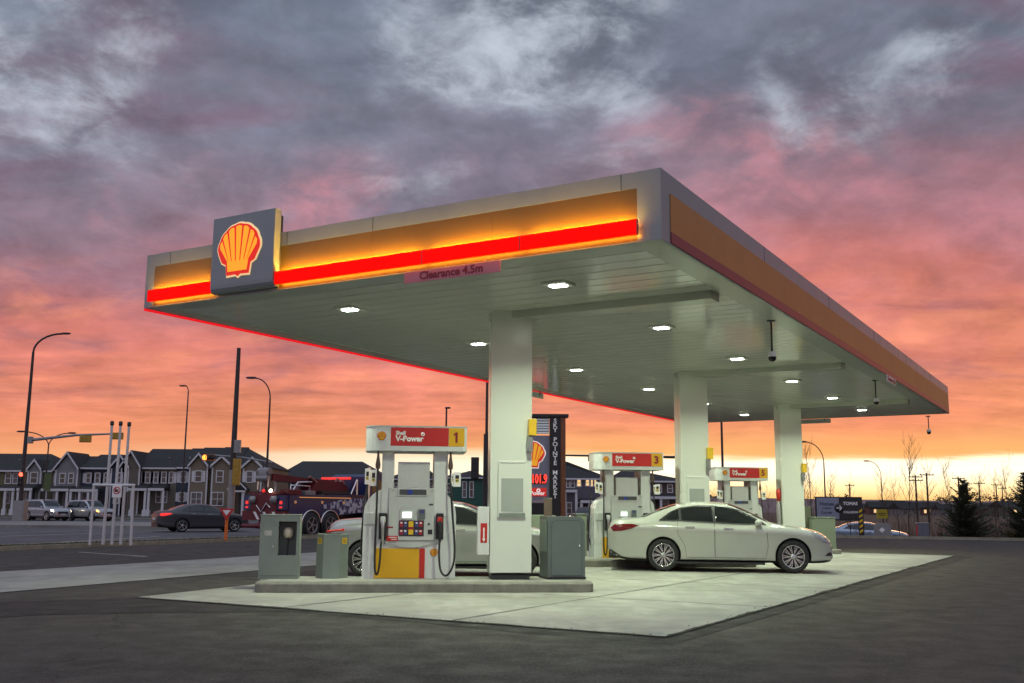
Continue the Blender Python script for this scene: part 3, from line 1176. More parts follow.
# ------------------------------------------------------------------ fuel pumps
M_pump_white = mat('pump_white_enamel', (.66, .69, .66), .3, var=.05, vscale=2.5, rvar=.08)
M_pump_grey = mat('pump_grey_enamel', (.50, .53, .50), .33, var=.05, vscale=2.5)
M_pump_silver = mat('pump_silver_panel', (.58, .61, .57), .28, .15, var=.05, vscale=2)
M_screen = emat('lit_white_screen', (.85, 1, .92), 1.3)
M_disp = mat('display_glass', (.05, .065, .07), .1)
M_blue = mat('blue_decal', (.02, .05, .28), .4)
M_keyred = mat('red_keys', (.35, .02, .03), .4)
M_keyblue = mat('blue_keys', (.05, .06, .2), .4)
M_green = mat('green_decal', (.03, .2, .06), .4)
M_emb_red = mat('red_enamel', (.55, .04, .01), .4)
M_emb_yel = mat('yellow_enamel', (.72, .36, .02), .4)
SC = 61.0


def PX(px, py):
    """photo pixel of pump 1 -> its own front plane in metres"""
    return ((px - 410) / SC, (579 - py) / SC)


def digit(mb, n, x, y, z):
    if n == '1':
        pts = [(-.006, -.085), (.030, -.085), (.030, .085), (.004, .085), (-.036, .055), (-.036, .024), (-.006, .042)]
        mb.prism([(x + a, z + b) for a, b in pts], y, y + .006)
    else:
        text(mb, n, x, y, z, .24, 'CENTER', .010)


def make_pump(number, label, loc):
    t = thing('fuel_pump', label, 'fuel pump', loc, IROT, 'fuel pumps under the canopy')
    D = .80
    # lower cabinet with rounded shoulders
    mb = MB()
    out = [PX(364, 579), PX(364, 517), PX(365, 509), PX(368, 502), PX(373, 496.5), PX(380, 492), PX(381, 492)]
    body = [(x, z) for x, z in out] + [(-x + .0, z) for x, z in out[::-1]]
    mb.prism(body, .06, D - .06)
    mb.build('cabinet', M_pump_white, t)
    # posts
    for x0, x1 in ((381, 393), (433, 447)):
        mb = MB(); a, _ = PX(x0, 0); b, _ = PX(x1, 0)
        mb.bx(a, b, .045, D - .045, .0 + 1.0, PX(0, 452)[1], .012)
        mb.build('post', M_pump_white, t)
    # console
    mb = MB()
    a, zt = PX(389, 490); b, zb = PX(434, 541.5)
    vs = [(a, -.0, zb), (b, -.0, zb), (b, .02, zt), (a, .02, zt), (a, D, zb), (b, D, zb), (b, D - .02, zt), (a, D - .02, zt)]
    mb.add(vs, [(0, 1, 2, 3), (5, 4, 7, 6), (3, 2, 6, 7), (1, 0, 4, 5), (0, 3, 7, 4), (2, 1, 5, 6)])
    c = mb.build('console', M_pump_grey, t)

    def pan(name, x0, y0, x1, y1, m, yo=-.008, parent=c, d=.03):
        mb = MB(); a, zt = PX(x0, y0); b, zb = PX(x1, y1)
        mb.bx(a, b, yo, yo + d, zb, zt, .003)
        return mb.build(name, m, parent)

    pan('display_frame', 397.5, 490.5, 427, 498, M_pump_silver, -.002)
    pan('display', 399, 491.6, 426, 497, M_disp, -.006)
    pan('display_decal', 407, 492, 412, 496.5, M_blue, -.009, d=.01)
    pan('screen_bezel', 400, 512, 413.5, 521.3, M_pump_silver, -.008)
    pan('screen', 402.3, 513.6, 411.7, 519.6, M_screen, -.014)
    pan('card_reader', 418.5, 511, 425, 520.5, M_bindark, -.035, d=.06)
    pan('reader_screen', 419.6, 512, 423.8, 515, M_keyblue, -.040, d=.01)
    pan('keypad_plate', 399.2, 522.3, 424, 537.4, M_dark, -.008)
    # keys (one patterned pad per column)
    for col, (x0, x1, m) in enumerate(((400, 403.4, M_keyred), (404, 407.4, M_keyblue), (408.8, 413.6, M_yellow), (415, 418.4, M_keyblue), (419, 422.6, M_keyred))):
        for r0, r1 in ((523, 528.5), (531, 536)):
            pan('key_label', x0, r0, x1, r1, m, -.013, d=.01)
            if m is not M_yellow:
                pan('key_label', x0 + .7, r0 + .8, x1 - .7, r0 + 2.2, M_white_ink, -.0155, d=.004)
    pan('key_label', 408.2, 528.0, 414, 531.5, M_red_ink, -.0125, d=.008)
    pan('receipt_slot', 428, 531, 432.5, 535.5, M_dark, -.006)
    pan('receipt_slot', 428.5, 505.5, 433, 506.6, M_dark, -.006)
    pan('warning_label', 387.5, 537.2, 398.5, 542.2, M_pump_red, -.008)
    pan('warning_label', 389.5, 538.4, 397.5, 539.2, M_white_ink, -.011, d=.005)
    pan('warning_label', 392, 540.2, 397.5, 541, M_white_ink, -.011, d=.005)
    pan('arrow_label', 387, 528.2, 393.6, 529.8, M_red_ink, .0)
    # call button
    mb = MB(); x, z = PX(429, 525.5); mb.lathe([(0, .012), (.016, .012), (.018, 0)], 12, Matrix.Translation((x, -.0, z)) @ Matrix.Rotation(PI / 2, 4, 'X')); mb.build('call_button', M_dark, c)
    # curved shelf shade under the console
    mb = MB()
    a, z0 = PX(386, 542); b, _ = PX(436, 542)
    pts = [(a, z0)] + [(a + (b - a) * k / 12, z0 - .11 * math.sin(PI * k / 12) ** .8) for k in range(1, 12)] + [(b, z0)]
    mb.prism(pts, .02, .055)
    mb.build('curved_trim', M_pump_grey, t)
    # head panel between posts
    mb = MB(); a, zt = PX(397, 464); b, zb = PX(429, 490)
    mb.bx(a, b, .10, D - .10, zb, zt, .01)
    mb.build('head_panel', M_pump_silver, t)
    # sign header with rounded ends
    mb = MB()
    a, zt = PX(364, 428.5); b, zb = PX(465.5, 453.5)
    pts = []
    d0, d1 = -.12, D + .12
    rr = .22
    for cx_, cy_, a0 in ((b - rr * .35, d0 + rr * .35, -90), (b - rr * .35, d1 - rr * .35, 0), (a + rr, d1 - rr, 90), (a + rr, d0 + rr, 180)):
        r_ = rr if cx_ < 0 else rr * .35
        for k in range(7):
            an = R(a0 + 90 * k / 6)
            pts.append((cx_ + r_ * math.cos(an), cy_ + r_ * math.sin(an)))
    mb.slab(pts, zb, zt - .018)
    h = mb.build('header', M_pump_white, t)
    mb = MB(); mb.slab([(x * 1.006, (y - .4) * 1.01 + .4) for x, y in pts], zt - .018, zt)
    mb.build('header_cap', M_pump_grey, h)
    mb = MB(); a, z1 = PX(389, 430.3); b, z0 = PX(446.8, 448.6)
    mb.bx(a, b, d0 - .006, d0 + .02, z0, z1, .002)
    rp = mb.build('header_panel', M_pump_red, h)
    mb = MB()
    x, z = PX(394, 436); text(mb, 'Shell', x, d0 - .010, z, .085, 'LEFT', .003)
    x, z = PX(394, 441.6); text(mb, 'V-Power', x, d0 - .010, z, .125, 'LEFT', .005)
    mb.build('lettering', M_white_ink, rp)
    mb = MB(); x, z = PX(421, 436.8)
    mb.lathe([(.030, 0), (.030, .006), (.013, .006), (.013, 0)], 18, Matrix.Translation((x, d0 - .006, z)) @ Matrix.Rotation(PI / 2, 4, 'X'))
    mb.build('ring_mark', M_white_ink, rp)
    mb = MB(); a, z1 = PX(447.1, 430.3); b, z0 = PX(462.6, 448.6)
    mb.bx(a, b, d0 - .006, d0 + .02, z0, z1, .002)
    np_ = mb.build('number_panel', M_pump_yellow, h)
    mb = MB(); x, z = PX(454, 439.6); digit(mb, number, x, d0 - .010, z)
    mb.build('number', M_red_ink, np_)
    x, z = PX(380, 439); emblem(h, x, d0 + .002, z, .145, .145, M_emb_red, M_emb_yel, .012)
    # lower front panels
    mb = MB(); a, z1 = PX(376, 549.5); b, z0 = PX(420, 578.5); mb.bx(a, b, .048, .075, z0, z1, .004); mb.build('yellow_panel', M_pump_yellow, t)
    mb = MB(); a, z1 = PX(420.3, 549.5); b, z0 = PX(425.6, 578.5); mb.bx(a, b, .046, .075, z0, z1, .004); mb.build('red_stripe', M_pump_red, t)
    x, z = PX(434.6, 553.4); emblem(t, x, .058, z, .125, .13, M_emb_red, M_emb_yel, .012)
    # nozzles in their boots
    for sgn, x0, x1, red in ((-1, 379.5, 387.5, False), (1, 436, 443.5, True)):
        a, z1 = PX(x0, 515); b, z0 = PX(x1, 540.5)
        mb = MB(); mb.bx(a, b, .0, .10, z0, z1, .012); bt = mb.build('nozzle_boot', M_dark, t)
        xm = (a + b) / 2
        mb = MB()
        mb.tube([(xm, -.03, z1 - .07), (xm, -.07, z1 - .14), (xm, -.075, z1 - .26), (xm, -.05, z0 - .02)], [.028, .034, .026, .02], 10)
        mb.tube([(xm, -.05, z0 - .01), (xm, -.04, z0 - .07)], [.018, .014], 8)
        nz = mb.build('nozzle', M_steel if not red else M_dark, t)
        mb = MB(); mb.box((xm, -.055, z1 - .105), (.085, .07, .10), 0, .02)
        mb.build('nozzle_cover', M_pump_red if red else M_pump_silver, nz)
        # swivel cone under the header
        hx = PX(377, 0)[0] if sgn < 0 else PX(449.5, 0)[0]
        zh = PX(0, 453)[1]
        mb = MB(); mb.tube([(hx, -.02, zh + .01), (hx, -.02, zh - .10), (hx, -.02, zh - .235), (hx, -.02, zh - .30)], [.012, .02, .042, .036], 10)
        mb.build('hose_swivel', mat('bronze_fitting', (.12, .085, .06), .4, .5), t)
        # hose
        if sgn < 0:
            path = [PX(377, 470), PX(377, 500), PX(376.6, 530), PX(376.5, 560), PX(377, 570), PX(378.4, 574.5), PX(380.3, 571), PX(381.6, 560), PX(382, 548), PX(383, 540)]
        else:
            path = [PX(449.5, 470), PX(450.5, 495), PX(452.5, 520), PX(454.6, 545), PX(454.2, 562), PX(450.5, 572), PX(446, 575.5), PX(441.5, 571), PX(439.6, 558), PX(439.6, 546), PX(440, 540)]
        # smooth the path
        P3 = [Vector((x, -.07 if 0 < i < len(path) - 1 else -.03, z)) for i, (x, z) in enumerate(path)]
        fine = []
        for i in range(len(P3) - 1):
            p0, p1, p2, p3 = P3[max(0, i - 1)], P3[i], P3[i + 1], P3[min(len(P3) - 1, i + 2)]
            for k in range(4):
                u = k / 4
                fine.append(.5 * ((2 * p1) + (p2 - p0) * u + (2 * p0 - 5 * p1 + 4 * p2 - p3) * u * u + (3 * p1 - p0 - 3 * p2 + p3) * u ** 3))
        fine.append(P3[-1])
        mb = MB(); mb.tube(fine, .017, 8); mb.build('hose', M_rubber, t)
        # instruction cards clipped to the hose
        if sgn < 0:
            cards = ((364.5, 369.5, 471.5, 487), (369.8, 376, 472.5, 488.5))
        else:
            cards = ((450, 452.3, 475, 488), (452.6, 460, 474, 488.5))
        for ci, (c0, c1, y0, y1) in enumerate(cards):
            mb = MB(); a, z1 = PX(c0, y0); b, z0 = PX(c1, y1)
            mb.bx(a, b, -.07 + .03 * ci, -.058 + .03 * ci, z0, z1, .003)
            cd = mb.build('hose_card', M_white_ink, t)
            w_ = b - a
            yf = -.073 + .03 * ci
            mb = MB(); mb.bx(a + w_ * .25, b - w_ * .25, yf, yf + .004, z0 + .13, z1 - .05); mb.build('card_print', M_dark, cd)
            mb = MB(); mb.bx(a + w_ * .28, b - w_ * .28, yf - .002, yf + .002, z0 + .07, z0 + .125); mb.build('card_print', M_yellow, cd)
            mb = MB(); mb.bx(a + w_ * .3, b - w_ * .3, yf - .003, yf + .001, z0 + .09, z0 + .11); mb.build('card_print', M_green, cd)
    # hose of the far side, seen past the left edge
    mb = MB()
    path = [PX(366, 488), PX(363.4, 505), PX(362, 530), PX(361.5, 550), PX(364, 562)]
    mb.tube([(x, .55, z) for x, z in path], .016, 8)
    mb.build('hose', M_rubber, t)
    # left shelf with squeegee holder
    mb = MB(); a, z1 = PX(366, 515); b, z0 = PX(377, 526); mb.bx(a, b, .03, .1, z0, z1, .006); mb.build('side_tray', M_pump_grey, t)
    # small screw heads and dots
    mb = MB()
    for q in ((393, 492.5), (431.5, 492.5), (370.5, 523), (385.5, 545), (437, 545)):
        x, z = PX(*q)
        mb.lathe([(0, .008), (.009, .008), (.01, 0)], 8, Matrix.Translation((x, .0 if q[1] < 500 else .04, z)) @ Matrix.Rotation(PI / 2, 4, 'X'))
    mb.build('lock', M_dark, t)
    t.scale = (1.03, 1.0, 1.03)
    return t


u_p, v_p = to_isl(0, gnd(408.5, 579, .17))
v_p = max(v_p, to_isl(0, gnd(410, 593))[1] + .24)
make_pump('1', 'white fuel pump numbered 1 with yellow lower panel, nearest of the three pumps', isl(0, u_p, v_p, KZ[0]))
make_pump('3', 'white fuel pump numbered 3 beside the second column, half hidden by the white sedan', isl(1, u_p, v_p, KZ[1]))
make_pump('5', 'white fuel pump numbered 5, farthest of the three, seen over the white sedan roof', isl(2, u_p, v_p, KZ[2]))

# ------------------------------------------------------------------ boxes on the first island
M_towel = mat('paper_towel', (.55, .48, .38), .8, var=.1, vscale=9)


def isl_px(px, py, i=0):
    return to_isl(i, gnd(px, py, KZ[i]))


def waste_box(label, loc, w, d, h, rz):
    t = thing('towel_cabinet', label, 'cabinet', loc, rz)
    # outer shell with a real recess in the front
    x0, x1 = -w / 2, w / 2
    ox0, ox1, oz0, oz1 = -w / 2 + w * .46, w / 2 - w * .08, h * .37, h * .90
    mb = MB()
    mb.bx(x0, ox0, 0, d, 0, h); mb.bx(ox1, x1, 0, d, 0, h)
    mb.bx(ox0, ox1, 0, d, 0, oz0); mb.bx(ox0, ox1, 0, d, oz1, h)
    mb.bx(ox0, ox1, d * .55, d, oz0, oz1)
    mb.build('cabinet_body', M_binpaint, t)
    mb = MB(); mb.bx(x0 - .008, x1 + .008, -.008, d + .008, h, h + .014, .004); mb.build('lid', M_binpaint, t)
    mb = MB(); mb.bx(ox0 + .002, ox1 - .002, d * .54, d * .548, oz0 + .002, oz1 - .002); mb.build('recess_back', M_bindark, t)
    xm = (ox0 + ox1) / 2
    mb = MB(); mb.lathe([(0, .0), (.05, .0), (.085, .05), (.08, .13), (.05, .17), (0, .175)], 16, Matrix.Translation((xm, d * .3, oz1 - .27)))
    mb.build('towel_roll', M_towel, t)
    mb = MB(); mb.tube([(xm, d * .3, oz0), (xm, d * .3, oz1 - .27)], .012, 8); mb.build('post', M_dark, t)
    mb = MB(); mb.bx(x0 + .02, x1 - .02, -.004, -.0005, .05, .056); mb.build('seam', M_seam, t)
    for z_ in (.22, .80):
        mb = MB(); mb.bx(x0 - .006, x0 + .012, -.012, .02, z_, z_ + .09, .003); mb.build('hinge', M_galv, t)
    mb = MB(); mb.lathe([(0, .012), (.014, .012), (.016, 0)], 10, Matrix.Translation((x0 + .22, -.0, .52)) @ Matrix.Rotation(PI / 2, 4, 'X')); mb.build('lock', M_chrome, t)
    mb = MB(); mb.bx(x0 + .07, x0 + .19, -.003, -.0004, .70, .78); mb.build('sticker', mat('faded_sticker', (.42, .42, .38), .6, var=.25, vscale=14), t)
    return t


u, v = isl_px(278, 579.3)
waste_box('grey-green metal cabinet with dark open window and paper towel inside, left end of the island', isl(0, u, v, KZ[0] + .004), .64, .50, 1.03, IROT + R(2))
# low hexagonal washer stand
u, v = isl_px(330.5, 579)
t = thing('squeegee_stand', 'low hexagonal grey-green stand with yellow labels and red squeegee on top', 'stand', isl(0, u, v + .24, KZ[0] + .004), IROT)
mb = MB()
r_ = .265
hx = [(r_ * math.cos(R(30 + 60 * k + 30)), r_ * math.sin(R(30 + 60 * k + 30))) for k in range(6)]
mb.slab(hx, 0, .70); mb.build('stand_body', M_binpaint, t)
mb = MB(); mb.slab([(x * 1.03, y * 1.03) for x, y in hx], .70, .725); mb.build('rim', M_binpaint, t)
mb = MB(); mb.lathe([(0, .727), (.16, .727), (.15, .735), (0, .735)], 20); mb.build('basin', M_dark, t)
for k in (3, 5):
    a = R(30 + 60 * k + 0)
    mb = MB(); mb.M = Matrix.Rotation(a - R(-90), 4, 'Z')
    mb.bx(-.07, .07, -.236, -.231, .56, .66)
    lb = mb.build('yellow_label', M_yellow, t)
    mb = MB(); mb.M = Matrix.Rotation(a - R(-90), 4, 'Z')
    for q in range(3): mb.bx(-.05, .05 - .02 * q, -.238, -.2362, .585 + .024 * q, .594 + .024 * q)
    mb.build('print', M_dark, lb)
sq = thing('squeegee', 'red-handled windshield squeegee lying on the low hexagonal stand', 'squeegee', isl(0, u + .02, v + .2, KZ[0] + .734), IROT)
mb = MB(); mb.tube([(-.13, 0, .03), (.02, -.02, .05), (.15, -.03, .055)], .016, 8); mb.build('handle', mat('red_plastic', (.6, .03, .02), .4), sq)
mb = MB(); mb.bx(.13, .17, -.13, .07, .04, .085, .008); mb.build('sponge_head', mat('red_plastic', (.6, .03, .02), .4), sq)

# slate box with rounded corner at the right end
u, v = isl_px(569, 579.5)
t = thing('waste_bin', 'dark slate grey bin with rounded corner, right end of the front island', 'bin', isl(0, u - .04, v, KZ[0] + .004), IROT + R(8))
w, d, h = .655, .52, 1.04


def rounded(w, h, r, ins=0.0, both=False):
    pts = [(-w / 2 + ins, ins), (w / 2 - ins, ins)]
    for k in range(7):
        a = R(90 * k / 6)
        pts.append((w / 2 - ins - r + r * math.cos(a), h - ins - r + r * math.sin(a)))
    if both:
        for k in range(7):
            a = R(90 + 90 * k / 6)
            pts.append((-w / 2 + ins + r + r * math.cos(a), h - ins - r + r * math.sin(a)))
    else:
        pts.append((-w / 2 + ins, h - ins))
    return pts


mb = MB(); mb.prism(rounded(w, h, .13), 0, d); mb.build('bin_body', M_bindark, t)
mb = MB(); mb.prism(rounded(w, h, .10, .05, True), -.012, .0); pnl = mb.build('front_panel', M_bindark, t)
mb = MB()
po, pi_ = rounded(w, h, .10, .058, True), rounded(w, h, .09, .066, True)
n = len(po)
mb.add([(x, -.0135, z) for x, z in po] + [(x, -.0135, z) for x, z in pi_], [(k, (k + 1) % n, n + (k + 1) % n, n + k) for k in range(n)])
mb.build('panel_groove', mat('groove_shadow_gap', (.04, .05, .05), .6), pnl)
mb = MB(); mb.bx(-w / 2 - .02, -w / 2 - .002, .06, d - .06, .45, .98, .01); mb.build('side_panel', M_binpaint, t)
mb = MB(); mb.lathe([(0, .012), (.013, .012), (.015, 0)], 10, Matrix.Translation((w / 2 - .10, -.012, .55)) @ Matrix.Rotation(PI / 2, 4, 'X')); mb.build('lock', M_chrome, t)
mb = MB(); mb.bx(-w / 2 - .012, w / 2 + .012, -.016, d + .01, .0, .035, .004); mb.build('plinth', M_dark, t)

# white extinguisher cabinet left of column 1
u, v = isl_px(481, 578)
t = thing('extinguisher_cabinet', 'narrow white cabinet with red label fixed at the left of the first column', 'cabinet', isl(0, -.455, -.20, KZ[0]), IROT)
zs = lambda py: (578 - py) / 61.0
mb = MB(); mb.bx(-.10, .09, -.12, .12, zs(553), zs(505), .008); mb.build('cabinet_body', M_white_metal, t)
mb = MB(); mb.bx(-.055, .055, -.124, -.119, zs(541), zs(521.5)); lb = mb.build('red_label', M_pump_red, t)
mb = MB(); mb.bx(-.012, .012, -.127, -.1235, zs(538), zs(526)); mb.prism([(-.03, zs(537)), (.03, zs(537)), (0, zs(540))], -.127, -.1235); mb.build('label_arrow', M_white_ink, lb)
# poster cases and yellow box signs on the columns
M_poster = mat('grey_poster', (.36, .40, .36), .12, var=.06, vscale=1.5)
names = ['first', 'second', 'third']
for i in range(2):
    t = thing('poster_case', 'pale framed notice case on the front of the %s column' % names[i], 'notice case', isl(i, 0.015, -.296, KZ[i]), IROT, 'notice cases on the columns')
    z0, z1 = zs(515.5), zs(458)
    mb = MB(); mb.bx(-.235, .235, -.035, .004, z0, z1, .006); mb.build('case_frame', M_column, t)
    mb = MB(); mb.bx(-.20, .20, -.040, -.036, z0 + .08, z1 - .28, .002); mb.build('case_rim', M_white_metal, t)
    mb = MB(); mb.bx(-.185, .185, -.043, -.0405, z0 + .095, z1 - .295); mb.build('poster', M_poster, t)
    mb = MB(); mb.bx(-.22, .22, -.038, -.0355, z0 + .005, z0 + .07, .002); mb.build('lower_rail', M_binpaint, t)
    mb = MB(); mb.bx(-.20, .21, -.046, -.035, z1 - .035, z1 - .015, .003); mb.build('top_rail', M_white_metal, t)
for i in range(3):
    t = thing('column_sign', 'yellow box sign with grey foot on the right edge of the %s column' % names[i], 'sign', isl(i, .35, -.30, KZ[i]), IROT, 'yellow signs on the columns')
    z0 = 578 / 61 - 433 / 61
    mb = MB(); mb.bx(-.07, .06, -.16, -.03, 2.39, 2.67, .006); mb.build('sign_box', M_yellow, t)
    mb = MB(); mb.prism([(-.085, 2.16), (-.06, 2.12), (-.002, 2.12), (-.002, 2.385), (-.085, 2.385)], -.13, -.01); mb.build('foot', M_galv, t)
t = thing('fire_extinguisher', 'red-topped fire extinguisher hanging on the left of the third column', 'extinguisher', isl(2, -.43, -.1, KZ[2]), IROT)
mb = MB(); mb.lathe([(0, .6), (.07, .6), (.075, .65), (.075, 1.35), (.05, 1.45), (.03, 1.5), (0, 1.5)], 16); mb.build('bottle', M_steel, t)
mb = MB(); mb.lathe([(0, 1.88), (.06, 1.85), (.075, 1.70), (.05, 1.49), (0, 1.48)], 14); mb.build('red_cover', mat('red_plastic', (.6, .03, .02), .4), t)

# free-standing grey boxes behind the first island and at island 3
t = thing('utility_cabinet', 'sage green metal cabinet beyond the third column', 'cabinet', (gnd(825, 549).x, gnd(825, 549).y, .0), R(3))
mb = MB(); mb.bx(-.42, .42, 0, .6, 0.0, 1.08, .015); mb.build('cabinet_body', mat('sage_green_paint', (.22, .27, .19), .45, var=.06, vscale=3), t)
mb = MB(); mb.bx(-.44, .44, -.02, .62, 1.08, 1.12, .01); mb.build('lid', mat('sage_green_paint', (.22, .27, .19), .45), t)
t = thing('utility_cabinet', 'tall narrow olive cabinet between the third column and the sage cabinet', 'cabinet', (gnd(811, 549).x, gnd(811, 549).y + .4, .0), R(3))
mb = MB(); mb.bx(-.18, .18, 0, .5, 0.0, 1.5, .015); mb.build('cabinet_body', mat('olive_paint', (.12, .13, .085), .5, var=.06, vscale=3), t)
mb = MB(); mb.bx(-.1, .1, -.006, .0, .9, 1.3, .002); mb.build('door', mat('olive_paint', (.12, .13, .085), .5), t)
# box and post behind the slate bin on the second island
t = thing('waste_bin', 'pale grey-green waste bin behind the slate bin, on the second island', 'bin', isl(1, *isl_px(585, 556, 1), KZ[1]), IROT)
mb = MB(); mb.bx(-.22, .05, 0, .5, 0, 1.02, .02); mb.build('bin_body', mat('sage_green_paint', (.22, .27, .19), .45), t)
mb = MB(); mb.bx(-.24, .07, -.02, .52, 1.02, 1.05, .01); mb.build('lid', M_binpaint, t)
t = thing('utility_cabinet', 'wide sage green cabinet behind the silver sedan hood', 'cabinet', (at(548, 540, 26).x, 26, 0), R(3))
mb = MB(); mb.bx(-1.05, .2, 0, .7, 0, 1.18, .02); mb.build('cabinet_body', mat('sage_green_paint', (.22, .27, .19), .45), t)
mb = MB(); mb.lathe([(0, .0), (.09, .0), (.09, .03), (0, .03)], 14, Matrix.Translation((.05, -.001, .83)) @ Matrix.Rotation(PI / 2, 4, 'X')); mb.build('gauge', M_white_ink, t)
t = thing('guard_post', 'brown steel post behind the slate bin', 'post', (at(548, 530, 19.6).x, 19.6, 0), 0)
mb = MB(); mb.bx(-.075, .075, 0, .15, 0, 1.53, .015); mb.build('post', mat('brown_steel', (.16, .115, .09), .5, .3, var=.1, vscale=4), t)
mb = MB(); mb.bx(-.08, .08, -.005, .155, 1.53, 1.545, .004); mb.build('cap', M_galv, t)
t = thing('bollard', 'yellow bollard at the left end of the second island under the white sedan tail', 'bollard', isl(1, *isl_px(612, 555.5, 1), KZ[1]), 0)
mb = MB(); mb.lathe([(.08, 0), (.08, .50), (.06, .54), (0, .55)], 16); mb.build('post', M_yellow, t)
mb = MB(); mb.lathe([(.10, 0), (.10, .02), (.08, .02)], 16); mb.build('base_plate', M_dark, t)

# ------------------------------------------------------------------ vehicles
def pchip(xs, ys, x):
    """monotone-ish cubic interpolation"""
    n = len(xs)
    if x <= xs[0]: return ys[0]
    if x >= xs[-1]: return ys[-1]
    i = 0
    while xs[i + 1] < x: i += 1
    h = xs[i + 1] - xs[i]

    def d(k):
        if k == 0: return (ys[1] - ys[0]) / (xs[1] - xs[0])
        if k == n - 1: return (ys[-1] - ys[-2]) / (xs[-1] - xs[-2])
        a = (ys[k] - ys[k - 1]) / (xs[k] - xs[k - 1])
        b = (ys[k + 1] - ys[k]) / (xs[k + 1] - xs[k])
        if a * b <= 0: return 0.
        return 2 * a * b / (a + b)
    m0, m1 = d(i), d(i + 1)
    t = (x - xs[i]) / h
    t2, t3 = t * t, t * t * t
    return (2 * t3 - 3 * t2 + 1) * ys[i] + (t3 - 2 * t2 + t) * h * m0 + (-2 * t3 + 3 * t2) * ys[i + 1] + (t3 - t2) * h * m1


